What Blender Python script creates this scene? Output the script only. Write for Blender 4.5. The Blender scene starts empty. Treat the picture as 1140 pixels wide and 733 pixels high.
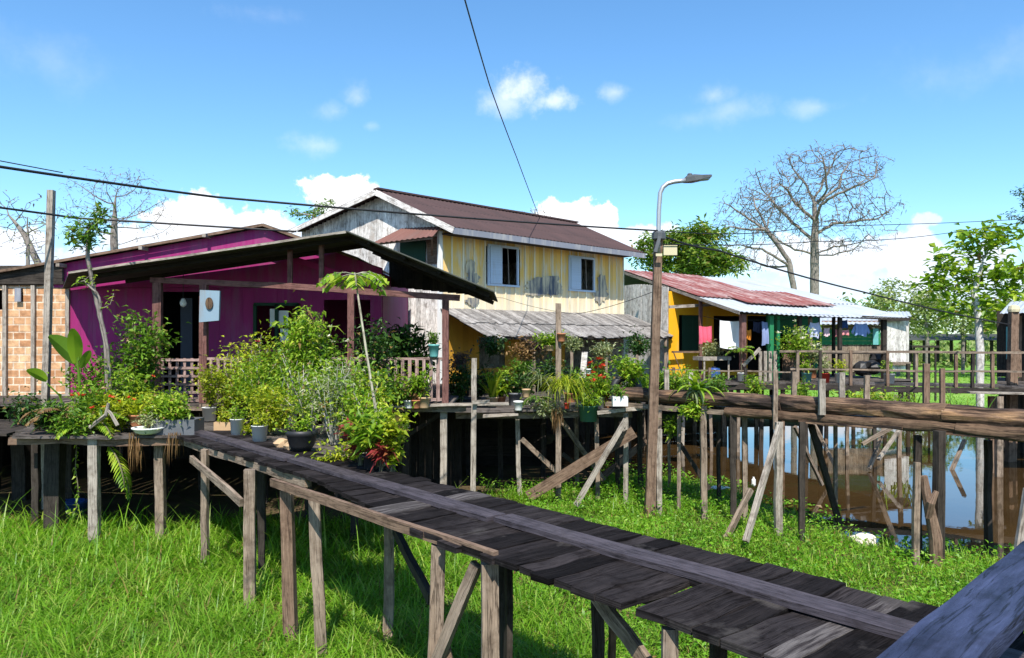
import bpy, math, random
import numpy as np
from mathutils import Vector
R = random.Random(7)
NR = np.random.RandomState(11)
SC = bpy.context.scene
COL = SC.collection
V = Vector
CAM = V((0.0, 0.0, 3.3)); F = 860.0; CX = 570.0; HY = 375.0   # eye and focal length measured from the photo
def ray(px, py): return V(((px-CX)/F, 1.0, (HY-py)/F))
def W(px, py, Y): return CAM + ray(px, py)*Y
def hit(px, py, p0, n):
    r = ray(px, py); return CAM + r*((p0-CAM).dot(n)/r.dot(n))
def lerp(a, b, t): return a + (b-a)*t
def rr(a, b): return R.uniform(a, b)

# ---------------------------------------------------------------- objects
WL = {}
def tag(o, label=None, cat=None, group=None, kind=None):
    if label: o['label'] = label
    if cat: o['category'] = cat
    if group: o['group'] = group
    if kind: o['kind'] = kind
    return o
def thing(name, label, cat, loc, group=None, kind=None):
    o = bpy.data.objects.new(name, None); COL.objects.link(o)
    o.location = loc; WL[o.name] = V(loc); o.empty_display_size = 0.2
    return tag(o, label, cat, group, kind)

class MB:
    def __init__(s):
        s.blocks = []          # (verts Nx3, faces list of equal-length index arrays, uv per corner)
    def add(s, v, f, uv=None):
        v = np.asarray(v, dtype=np.float32).reshape(-1, 3)
        groups = {}
        for i, q in enumerate(f): groups.setdefault(len(q), []).append(i)
        for k, idx in groups.items():
            fa = np.array([f[i] for i in idx], dtype=np.int32)
            ua = np.array([uv[i] for i in idx], dtype=np.float32) if uv is not None else None
            s.blocks.append((v if k == list(groups)[0] else None, fa, ua))
        return s
    def raw(s, v, fa, ua=None):
        s.blocks.append((np.asarray(v, np.float32), np.asarray(fa, np.int32), ua)); return s
    # --- primitives
    def beam(s, p0, p1, w, h, up=None, seg=1, jit=0.0, taper=1.0, twist=0.0):
        p0 = V(p0); p1 = V(p1); d = p1-p0; L = d.length
        if L < 1e-6: return s
        d = d/L
        u = V(up) if up is not None else (V((0, 0, 1)) if abs(d.z) < 0.9 else V((0, 1, 0)))
        sd = d.cross(u).normalized(); u = sd.cross(d).normalized()
        vs = []; o = rr(0, 40); o2 = rr(0, 40)
        for i in range(seg+1):
            t = i/seg; c = p0 + d*(L*t); k = 1+(taper-1)*t
            if jit and 0 < i < seg: c = c + sd*rr(-jit, jit) + u*rr(-jit, jit)
            a = twist*t; s2 = sd*math.cos(a)+u*math.sin(a); u2 = u*math.cos(a)-sd*math.sin(a)
            for (x, y) in ((-1, -1), (1, -1), (1, 1), (-1, 1)):
                q = c + s2*(x*w*k/2) + u2*(y*h*k/2)
                if jit: q = q + V((rr(-jit, jit), rr(-jit, jit), rr(-jit, jit)))*0.5
                vs.append(q)
        fs = []; uv = []; per = [0, w, w+h, 2*w+h, 2*w+2*h]
        for i in range(seg):
            for j in range(4):
                a = i*4+j; b = i*4+(j+1) % 4
                fs.append((a, b, b+4, a+4))
                u0 = o+L*i/seg; u1 = o+L*(i+1)/seg
                uv.append(((u0, o2+per[j]), (u0, o2+per[j+1]), (u1, o2+per[j+1]), (u1, o2+per[j])))
        e = seg*4
        fs.append((3, 2, 1, 0)); uv.append(((o, o2), (o+.02, o2), (o+.02, o2+h), (o, o2+h)))
        fs.append((e, e+1, e+2, e+3)); uv.append(((o, o2), (o+.02, o2), (o+.02, o2+h), (o, o2+h)))
        return s.add(vs, fs, uv)
    def box(s, c, size, rz=0.0):
        c = V(c); dx = V((math.cos(rz), math.sin(rz), 0))*size[0]/2
        return s.beam(c-dx, c+dx, size[1], size[2])
    def tube(s, pts, rad, sides=8, wob=0.0, cap=True):
        pts = [V(p) for p in pts]; n = len(pts)
        if not hasattr(rad, '__len__'): rad = [rad]*n
        vs = []; fs = []; uv = []; o = rr(0, 40); L = 0
        t0 = (pts[1]-pts[0]).normalized()
        ref = V((1, 0, 0)) if abs(t0.x) < 0.8 else V((0, 1, 0))
        lens = [0.0]
        for i in range(1, n): lens.append(lens[-1]+(pts[i]-pts[i-1]).length)
        for i in range(n):
            t = (pts[min(i+1, n-1)]-pts[max(i-1, 0)])
            t = t.normalized() if t.length > 1e-9 else t0
            a = (ref - t*ref.dot(t)).normalized(); b = t.cross(a); ref = a
            for j in range(sides):
                an = 2*math.pi*j/sides
                r = rad[i]*(1+rr(-wob, wob))
                vs.append(pts[i]+a*(math.cos(an)*r)+b*(math.sin(an)*r))
        for i in range(n-1):
            for j in range(sides):
                j2 = (j+1) % sides
                fs.append((i*sides+j, i*sides+j2, (i+1)*sides+j2, (i+1)*sides+j))
                v0 = j/sides*2*math.pi*rad[0]; v1 = (j+1)/sides*2*math.pi*rad[0]
                uv.append(((o+lens[i], v0), (o+lens[i], v1), (o+lens[i+1], v1), (o+lens[i+1], v0)))
        if cap:
            fs.append(tuple(range(sides-1, -1, -1))); uv.append(tuple((o, 0.01*k) for k in range(sides)))
            e = (n-1)*sides
            fs.append(tuple(range(e, e+sides))); uv.append(tuple((o, 0.01*k) for k in range(sides)))
        # ensure one vertex block even with mixed face sizes
        return s.mixed(vs, fs, uv)
    def mixed(s, vs, fs, uv):
        return s.add(vs, fs, uv)
    def lathe(s, c, prof, sides=16, sx=1.0, sy=1.0, wob=0.0):
        c = V(c); vs = []; fs = []; uv = []; n = len(prof)
        for i, (r, z) in enumerate(prof):
            for j in range(sides):
                a = 2*math.pi*j/sides; q = r*(1+rr(-wob, wob))
                vs.append(c+V((math.cos(a)*q*sx, math.sin(a)*q*sy, z)))
        for i in range(n-1):
            for j in range(sides):
                j2 = (j+1) % sides
                fs.append((i*sides+j, i*sides+j2, (i+1)*sides+j2, (i+1)*sides+j))
                uv.append(((j*.05, prof[i][1]), (j2*.05, prof[i][1]), (j2*.05, prof[i+1][1]), (j*.05, prof[i+1][1])))
        fs.append(tuple(range(sides-1, -1, -1))); uv.append(tuple((0.01*k, 0) for k in range(sides)))
        fs.append(tuple(range((n-1)*sides, n*sides))); uv.append(tuple((0.01*k, 0) for k in range(sides)))
        return s.add(vs, fs, uv)
    def poly(s, pts, ext):
        pts = [V(p) for p in pts]; e = V(ext); n = len(pts)
        vs = pts+[p+e for p in pts]
        nrm = V((0, 0, 0))
        for i in range(n): nrm += (pts[i]-pts[0]).cross(pts[(i+1) % n]-pts[0])
        ax = (pts[1]-pts[0]).normalized(); ay = nrm.normalized().cross(ax)
        u2 = [((p-pts[0]).dot(ax), (p-pts[0]).dot(ay)) for p in pts]
        fs = [tuple(range(n-1, -1, -1)), tuple(range(n, 2*n))]; uv = [tuple(u2[::-1]), tuple(u2)]
        for i in range(n):
            j = (i+1) % n; fs.append((i, j, n+j, n+i)); uv.append((u2[i], u2[j], u2[j], u2[i]))
        return s.add(vs, fs, uv)
    def patch(s, bot, top, nu, nv=2, amp=0.0, waves=0, thick=0.012, sag=0.0):
        """sheet between polylines bot and top (callables of u in 0..1); corrugated along u"""
        P = []
        for j in range(nv+1):
            row = []
            for i in range(nu+1):
                u = i/nu; b = bot(u); t = top(u); p = lerp(b, t, j/nv)
                row.append(p)
            P.append(row)
        nrm = (P[0][-1]-P[0][0]).cross(P[-1][0]-P[0][0]).normalized()
        if nrm.z < 0: nrm = -nrm
        LU = (P[0][-1]-P[0][0]).length; LV = (P[-1][0]-P[0][0]).length
        vs = []; uv1 = []
        for k in (0, 1):
            for j in range(nv+1):
                for i in range(nu+1):
                    u = i/nu
                    q = P[j][i] + nrm*(amp*math.sin(2*math.pi*waves*u)) - nrm*(thick*k) - V((0, 0, sag*4*u*(1-u)))
                    vs.append(q); uv1.append((u*LU, j/nv*LV))
        fs = []; uv = []; m = (nu+1)*(nv+1); w = nu+1
        for j in range(nv):
            for i in range(nu):
                a = j*w+i
                for q in ((a, a+1, a+w+1, a+w), (m+a+w, m+a+w+1, m+a+1, m+a)):
                    fs.append(q); uv.append(tuple(uv1[x] for x in q))
        for i in range(nu):
            for a in (i, nv*w+i):
                q = (a, m+a, m+a+1, a+1); fs.append(q); uv.append(tuple(uv1[x] for x in q))
        for j in range(nv):
            for a in (j*w, j*w+nu):
                q = (a, a+w, m+a+w, m+a); fs.append(q); uv.append(tuple(uv1[x] for x in q))
        return s.add(vs, fs, uv)
    # --- leaves, all numpy
    def leaves(s, P, D, L, Wd, fold=0.12, droop=0.15, simple=False):
        P = np.asarray(P, np.float32).reshape(-1, 3); n = len(P)
        if n == 0: return s
        D = np.asarray(D, np.float32); D = D/np.maximum(np.linalg.norm(D, axis=1, keepdims=True), 1e-6)
        up = np.tile(np.array([[0, 0, 1.0]], np.float32), (n, 1)) + NR.normal(0, .35, (n, 3)).astype(np.float32)
        S = np.cross(D, up); S /= np.maximum(np.linalg.norm(S, axis=1, keepdims=True), 1e-6)
        U = np.cross(S, D)
        L = np.broadcast_to(np.asarray(L, np.float32), (n,))[:, None]; Wd = np.broadcast_to(np.asarray(Wd, np.float32), (n,))[:, None]
        def pt(a, b, c): return P + D*L*a + S*Wd*b + U*Wd*c
        dz = np.array([[0, 0, -1.0]], np.float32)*L*droop
        if simple:
            vs = np.stack([pt(0, 0, 0), pt(.45, .5, fold), pt(1, 0, 0)+dz, pt(.45, -.5, fold)], 1).reshape(-1, 3)
            fa = (np.arange(n)*4)[:, None]+np.array([[0, 3, 2, 1]])
            return s.raw(vs, fa)
        vs = np.stack([pt(0, 0, 0), pt(.38, .5, fold*2), pt(.38, -.5, fold*2), pt(.42, 0, 0), pt(1, 0, 0)+dz], 1).reshape(-1, 3)
        b = (np.arange(n)*5)[:, None]
        fa = np.concatenate([b+np.array([[0, 2, 4, 3]]), b+np.array([[0, 3, 4, 1]])], 0)
        return s.raw(vs, fa)
    def blades(s, P, D, L, Wd, bend, seg=3):
        """arching strap leaves: start P, initial direction D, curving down by bend (radians)"""
        P = np.asarray(P, np.float32).reshape(-1, 3); n = len(P)
        if n == 0: return s
        D = np.asarray(D, np.float32); D = D/np.maximum(np.linalg.norm(D, axis=1, keepdims=True), 1e-6)
        H = D.copy(); H[:, 2] = 0; hn = np.linalg.norm(H, axis=1, keepdims=True)
        rnd = NR.normal(0, 1, (n, 3)); rnd[:, 2] = 0
        H = np.where(hn > .02, H/np.maximum(hn, 1e-6), rnd/np.maximum(np.linalg.norm(rnd, axis=1, keepdims=True), 1e-6)).astype(np.float32)
        Z = np.array([[0, 0, 1.0]], np.float32)
        el0 = np.arctan2(D[:, 2:3], np.linalg.norm(D[:, :2], axis=1, keepdims=True))
        S = np.cross(H, Z)
        L = np.broadcast_to(np.asarray(L, np.float32), (n,))[:, None]; Wd = np.broadcast_to(np.asarray(Wd, np.float32), (n,))[:, None]
        bend = np.broadcast_to(np.asarray(bend, np.float32), (n,))[:, None]
        rows = []; p = P
        for i in range(seg):
            w = Wd*(0.5*(1-(i/seg)**2)) if i else Wd*0.35
            rows += [p-S*w, p+S*w]
            el = el0-bend*((i+.5)/seg)
            p = p+(H*np.cos(el)+Z*np.sin(el))*L/seg
        rows.append(p)
        k = 2*seg+1
        vs = np.stack(rows, 1).reshape(-1, 3); b = (np.arange(n)*k)[:, None]
        fq = np.concatenate([b+np.array([[2*i, 2*i+1, 2*i+3, 2*i+2]]) for i in range(seg-1)], 0) if seg > 1 else None
        ft = b+np.array([[2*seg-2, 2*seg-1, 2*seg]])
        if fq is not None:
            s.raw(vs, fq); s.blocks.append((None, ft.astype(np.int32), None))
        else: s.raw(vs, ft)
        return s
    def frond(s, p, d, L, leaf, lw, bend=1.0, n=14, stem=None, ang=0.9):
        """pinnate frond: leaflets both sides of an arching rachis; rachis goes into mesh builder stem"""
        p = V(p); d = V(d).normalized(); h = V((d.x, d.y, 0)); h = h.normalized() if h.length > .02 else V((1, 0, 0))
        el = math.atan2(d.z, math.hypot(d.x, d.y)); pts = [p]; q = p
        P = []; D = []; LL = []
        side = h.cross(V((0, 0, 1)))
        for i in range(n):
            e = el-bend*(i/n); t = h*math.cos(e)+V((0, 0, 1))*math.sin(e)
            q = q+t*(L/n); pts.append(q)
            if i > 1:
                f = math.sin(math.pi*(i/n)**.8)*.85+.2
                for sg in (-1, 1):
                    P.append(q); D.append(t*math.cos(ang)+side*(sg*math.sin(ang))+V((0, 0, -.12))); LL.append(leaf*f*rr(.85, 1.1))
        s.leaves(P, D, LL, [lw]*len(P), fold=.05, droop=.2)
        (stem if stem is not None else s).tube(pts[::2]+[pts[-1]], [.012]*(len(pts[::2]))+[.003], 4, cap=False)
        return s
    def build(s, name, mat, parent=None, smooth=False, origin=None):
        off = WL[parent.name] if parent is not None else (V(origin) if origin is not None else V((0, 0, 0)))
        vv = []; base = 0; last = 0; loops = []; starts = []; tot = 0; uvs = []; anyuv = any(b[2] is not None for b in s.blocks)
        for (v, fa, ua) in s.blocks:
            if v is not None: last = base; vv.append(v); base += len(v)
            m, k = fa.shape
            loops.append((fa+last).reshape(-1)); starts.append(tot+np.arange(m)*k); tot += m*k
            if anyuv: uvs.append(ua.reshape(-1) if ua is not None else np.zeros(m*k*2, np.float32))
        me = bpy.data.meshes.new(name)
        if vv:
            vv = np.concatenate(vv)-np.array(off, np.float32)
            loops = np.concatenate(loops).astype(np.int32); starts = np.concatenate(starts).astype(np.int32)
            me.vertices.add(len(vv)); me.vertices.foreach_set('co', vv.reshape(-1).astype(np.float32))
            me.loops.add(len(loops)); me.loops.foreach_set('vertex_index', loops)
            me.polygons.add(len(starts)); me.polygons.foreach_set('loop_start', starts)
            if anyuv:
                l = me.uv_layers.new(name='UVMap'); l.data.foreach_set('uv', np.concatenate(uvs).astype(np.float32))
            me.update(calc_edges=True); me.validate()
            me.polygons.foreach_set('use_smooth', np.full(len(me.polygons), bool(smooth))); me.update()
        me.materials.append(mat)
        o = bpy.data.objects.new(name, me); COL.objects.link(o)
        if parent is not None: o.parent = parent
        else: o.location = off
        WL[o.name] = V(off)
        return o

def wall(mb, A, B, z0, z1, openings=(), thick=0.12):
    """wall from A to B (xy), openings (u0,u1,za,zb) in metres along it; front = right-hand side looking from A to B"""
    A = V((A[0], A[1], 0)); B = V((B[0], B[1], 0)); L = (B-A).length; d = (B-A)/L; nrm = V((d.y, -d.x, 0))
    us = sorted({0, L, *[x for o in openings for x in o[:2]]}); zs = sorted({z0, z1, *[x for o in openings for x in o[2:]]})
    us = [u for u in us if 0 <= u <= L]; zs = [z for z in zs if z0 <= z <= z1]
    def P(u, z, k): return A+d*u+V((0, 0, z))-nrm*(thick*k)
    solid = lambda u, z: 0 < u < L and z0 < z < z1 and not any(o[0] < u < o[1] and o[2] < z < o[3] for o in openings)
    vs = []; fs = []; uv = []
    def q(*p):
        b = len(vs); vs.extend(x[0] for x in p); fs.append((b, b+1, b+2, b+3)); uv.append(tuple(x[1] for x in p))
    for i in range(len(us)-1):
        for j in range(len(zs)-1):
            ua, ub, za, zb = us[i], us[i+1], zs[j], zs[j+1]; um = (ua+ub)/2; zm = (za+zb)/2
            if not solid(um, zm): continue
            c = [(ua, za), (ub, za), (ub, zb), (ua, zb)]
            q(*[(P(u, z, 0), (u, z)) for u, z in c]); q(*[(P(u, z, 1), (u, z)) for u, z in c[::-1]])
            nb = [(um, za-1e-3 if za == z0 else (za+zs[j-1])/2), ((ub+us[i+2])/2 if i+2 < len(us) else L+1, zm), (um, (zb+zs[j+2])/2 if j+2 < len(zs) else z1+1), ((ua+us[i-1])/2 if i else -1, zm)]
            for k in range(4):
                if not solid(*nb[k]):
                    a, b = c[k], c[(k+1) % 4]
                    q((P(*a, 0), a), (P(*a, 1), (a[0]+.1, a[1])), (P(*b, 1), (b[0]+.1, b[1])), (P(*b, 0), b))
    return mb.add(vs, fs, uv)

def plank_wall(mb, A, B, zb, zt, bw=0.2, openings=(), thick=0.025, gap=0.004, jit=0.006, ends=0.0):
    """vertical boards from A to B; zb/zt numbers or callables of u"""
    A = V((A[0], A[1], 0)); B = V((B[0], B[1], 0)); L = (B-A).length; d = (B-A)/L; nrm = V((d.y, -d.x, 0))
    fb = zb if callable(zb) else (lambda u: zb); ft = zt if callable(zt) else (lambda u: zt)
    n = max(1, round(L/bw)); w = L/n
    for i in range(n):
        u = (i+.5)*w; spans = [(fb(u)-rr(0, ends), ft(u))]
        for o in openings:
            if o[0]-w*.3 < u < o[1]+w*.3:
                ns = []
                for (a, b) in spans:
                    if o[2] >= b or o[3] <= a: ns.append((a, b)); continue
                    if o[2] > a: ns.append((a, o[2]))
                    if o[3] < b: ns.append((o[3], b))
                spans = ns
        for (a, b) in spans:
            if b-a < .02: continue
            c = A+d*u-nrm*(thick/2+rr(0, jit))
            mb.beam(c+V((0, 0, a)), c+V((0, 0, b)), w-gap, thick, up=nrm)
    return mb

def hplank_wall(mb, A, B, z0, z1, bw=0.2, thick=0.025, jit=0.01, gap=0.006):
    A = V((A[0], A[1], 0)); B = V((B[0], B[1], 0)); d = (B-A).normalized(); nrm = V((d.y, -d.x, 0))
    n = max(1, round((z1-z0)/bw)); w = (z1-z0)/n
    for i in range(n):
        o = -nrm*rr(0, jit)
        mb.beam(A+V((0, 0, z0+(i+.5)*w))+o, B+V((0, 0, z0+(i+.5)*w))+o, thick, w-gap)
    return mb

# ---------------------------------------------------------------- materials
class NT:
    def __init__(s, name):
        s.m = bpy.data.materials.new(name); s.m.use_nodes = True; s.t = s.m.node_tree; s.t.nodes.clear()
        s.out = s.n('ShaderNodeOutputMaterial')
    def n(s, typ, **kw):
        nd = s.t.nodes.new(typ)
        for k, v in kw.items():
            if k.startswith('i_'):
                key = k[2:]; key = int(key) if key.isdigit() else key.replace('_', ' ')
                s.set(nd, key, v)
            else: setattr(nd, k, v)
        return nd
    def set(s, nd, key, v):
        sk = nd.inputs[key]
        if isinstance(v, bpy.types.NodeSocket): s.t.links.new(v, sk)
        else: sk.default_value = v
    def link(s, a, b): s.t.links.new(a, b)
    def math(s, op, a, b=None, clamp=False):
        nd = s.n('ShaderNodeMath', operation=op, use_clamp=clamp); s.set(nd, 0, a)
        if b is not None: s.set(nd, 1, b)
        return nd.outputs[0]
    def mix(s, f, a, b, blend='MIX'):
        nd = s.n('ShaderNodeMix', data_type='RGBA', blend_type=blend); s.set(nd, 0, f); s.set(nd, 6, a); s.set(nd, 7, b); return nd.outputs[2]
    def ramp(s, f, stops):
        nd = s.n('ShaderNodeValToRGB'); s.set(nd, 0, f); e = nd.color_ramp.elements
        while len(e) < len(stops): e.new(0.5)
        for k, (p, c) in enumerate(stops): e[k].position = p; e[k].color = (*c, 1) if len(c) == 3 else c
        return nd.outputs[0]
    def noise(s, vec, scale, detail=4, rough=.55, dist=0.0):
        nd = s.n('ShaderNodeTexNoise'); s.set(nd, 'Vector', vec); s.set(nd, 'Scale', scale); s.set(nd, 'Detail', detail); s.set(nd, 'Roughness', rough); s.set(nd, 'Distortion', dist); return nd.outputs[0]
    def uv(s, scale=(1, 1, 1)):
        u = s.n('ShaderNodeUVMap'); u.uv_map = 'UVMap'
        m = s.n('ShaderNodeMapping'); s.set(m, 'Vector', u.outputs[0]); s.set(m, 'Scale', scale); return m.outputs[0]
    def pos(s, scale=(1, 1, 1)):
        g = s.n('ShaderNodeNewGeometry'); m = s.n('ShaderNodeMapping'); s.set(m, 'Vector', g.outputs['Position']); s.set(m, 'Scale', scale); return m.outputs[0]
    def island(s): return s.n('ShaderNodeNewGeometry').outputs['Random Per Island']
    def bump(s, h, strength=.3, dist=.01):
        b = s.n('ShaderNodeBump'); s.set(b, 'Height', h); s.set(b, 'Strength', strength); s.set(b, 'Distance', dist); return b.outputs[0]
    def pbr(s, col, rough=.8, normal=None, metal=0.0, spec=.3):
        b = s.n('ShaderNodeBsdfPrincipled'); s.set(b, 'Base Color', col); s.set(b, 'Roughness', rough); s.set(b, 'Metallic', metal); s.set(b, 'Specular IOR Level', spec)
        if normal is not None: s.set(b, 'Normal', normal)
        s.link(b.outputs[0], s.out.inputs[0]); return b

def c4(c): return (c[0], c[1], c[2], 1.0)
def scale_col(t, col, f): return t.mix(1.0, col, f, 'MULTIPLY')
def vary(t, fac, lo, hi):
    m = t.n('ShaderNodeMapRange'); t.set(m, 0, fac); t.set(m, 3, lo); t.set(m, 4, hi); return m.outputs[0]

def wood(name, c1, c2, c3=None, isl=(.7, 1.2), grain=26, rough=.85, bump=.5, stain=None, stain_amt=.5, spec=.22, pale=None):
    t = NT(name); g = t.noise(t.uv((1.6, grain, 1)), 1.0, 6, .65, .3); b = t.noise(t.uv((.9, 2.2, 1)), 1.0, 3)
    fine = t.noise(t.uv((6, grain*4, 1)), 1.0, 3)
    col = t.ramp(g, [(.3, c1), (.68, c2)])
    if c3 is not None: col = t.mix(vary(t, b, -.6, 1.5), col, c4(c3))
    col = scale_col(t, col, t.ramp(fine, [(.3, (.72, .72, .72)), (.65, (1.12, 1.12, 1.12))]))
    cr = t.noise(t.uv((.7, max(13, grain*.8), 1)), 1.0, 5, .6, .2); cr = t.math('ABSOLUTE', t.math('SUBTRACT', cr, .5))
    col = scale_col(t, col, t.ramp(cr, [(.0, (.22, .2, .19)), (.022, (1, 1, 1))]))
    bl = t.noise(t.pos(), 5.5, 5, .65); col = scale_col(t, col, t.ramp(bl, [(.32, (.55, .52, .5)), (.5, (1, 1, 1)), (.7, (1.15, 1.15, 1.15))]))
    iv = vary(t, t.island(), isl[0], isl[1]); cc = t.n('ShaderNodeCombineColor')
    for k in range(3): t.set(cc, k, iv)
    col = scale_col(t, col, cc.outputs[0])
    if pale is not None:      # some boards bleached by wear
        pn = t.noise(t.uv((2.2, 30, 1)), 1.0, 6, .7)
        f = t.math('MULTIPLY', t.ramp(t.island(), [(.84, (0, 0, 0)), (.94, (1, 1, 1))]), t.ramp(pn, [(.42, (0, 0, 0)), (.6, (1, 1, 1))])); col = t.mix(f, col, c4(pale))
    if stain is not None:
        sn = t.noise(t.pos(), 2.3, 5, .6); col = t.mix(t.ramp(sn, [(.62-stain_amt*.25, (0, 0, 0)), (.72-stain_amt*.2, (1, 1, 1))]), col, c4(stain))
    h = t.math('ADD', g, t.math('MULTIPLY', fine, .5))
    t.pbr(col, rough, t.bump(h, bump, .012), spec=spec); return t.m

def paint(name, c, worn=None, amt=.35, isl=(.92, 1.06), rough=.7, zfade=None, dirt=None):
    t = NT(name); n1 = t.noise(t.pos((1, 1, .35)), 1.7, 6, .62); n2 = t.noise(t.pos((9, 9, 1.2)), 1.0, 5, .6)
    col = t.mix(0.0, c4(c), c4(c))
    if zfade is not None:     # paint that has weathered paler lower down
        z0, z1, cf = zfade; sp = t.n('ShaderNodeSeparateXYZ'); t.set(sp, 0, t.pos())
        f = t.n('ShaderNodeMapRange'); t.set(f, 0, t.math('ADD', sp.outputs[2], t.math('MULTIPLY', n1, 1.1))); t.set(f, 1, z1+.55); t.set(f, 2, z0+.55)
        col = t.mix(f.outputs[0], col, c4(cf))
    if worn is not None:
        w = t.ramp(t.math('MULTIPLY', t.math('ADD', n1, n2), .5), [(.62-amt*.3, (0, 0, 0)), (.72-amt*.2, (1, 1, 1))]); col = t.mix(w, col, c4(worn))
    if dirt is not None:
        w = t.ramp(n2, [(.5, (0, 0, 0)), (.8, (1, 1, 1))]); col = t.mix(t.math('MULTIPLY', w, .6), col, c4(dirt))
    iv = vary(t, t.island(), *isl); cc = t.n('ShaderNodeCombineColor')
    for k in range(3): t.set(cc, k, iv)
    col = scale_col(t, col, cc.outputs[0])
    t.pbr(col, rough, t.bump(n2, .25, .008), spec=.3); return t.m

def leafmat(name, ca, cb, trans=.45, rough=.45, cc_=None):
    dead = 'petal' not in name and 'far' not in name and cb[1] > cb[0]
    t = NT(name); i = t.island()
    col = t.ramp(i, [(0, ca), (.66, cb), (.955, cc_ or cb), (.97, (.30, .21, .075)), (1, (.22, .13, .05))] if dead else [(0, ca), (.7, cb), (1, cc_ or cb)])
    n = t.noise(t.pos(), 1.1, 2); cl = t.ramp(n, [(.3, (.7, .75, .7)), (.7, (1.2, 1.15, 1.1))]); col = scale_col(t, col, cl)
    b = t.n('ShaderNodeBsdfPrincipled'); t.set(b, 'Base Color', col); t.set(b, 'Roughness', rough); t.set(b, 'Specular IOR Level', .35)
    tr = t.n('ShaderNodeBsdfTranslucent'); t.set(tr, 'Color', t.mix(1.0, col, (1.12, 1.15, .55, 1), 'MULTIPLY'))
    ms = t.n('ShaderNodeMixShader'); t.set(ms, 0, trans); t.link(b.outputs[0], ms.inputs[1]); t.link(tr.outputs[0], ms.inputs[2]); t.link(ms.outputs[0], t.out.inputs[0])
    return t.m

def metal_sheet(name, c, rust, amt=.4, rough=.45, metal=.4, rows=0.0):
    t = NT(name); n1 = t.noise(t.uv((1.2, .35, 1)), 1.0, 6, .65); n2 = t.noise(t.uv((14, 1.1, 1)), 1.0, 4, .6)
    w = t.ramp(t.math('ADD', t.math('MULTIPLY', n1, .55), t.math('MULTIPLY', n2, .45)), [(.62-amt*.3, (0, 0, 0)), (.7-amt*.1, (1, 1, 1))])
    col = t.mix(w, c4(c), c4(rust))
    col = scale_col(t, col, t.ramp(n2, [(.3, (.8, .8, .8)), (.7, (1.15, 1.15, 1.15))]))
    if rows:
        sp = t.n('ShaderNodeSeparateXYZ'); t.set(sp, 0, t.uv()); fr = t.math('FRACT', t.math('MULTIPLY', sp.outputs[1], rows))
        col = scale_col(t, col, t.ramp(fr, [(0, (.55, .55, .55)), (.07, (1, 1, 1)), (1, (1.08, 1.08, 1.08))]))
    t.pbr(col, rough, t.bump(n2, .2, .004), metal=metal, spec=.4); return t.m

def plain(name, c, rough=.6, metal=0.0, var=.25, spec=.4):
    t = NT(name); n = t.noise(t.pos(), 7, 4); col = t.mix(n, c4([x*(1-var) for x in c]), c4([min(1, x*(1+var)) for x in c]))
    t.pbr(col, rough, metal=metal, spec=spec); return t.m

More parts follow.
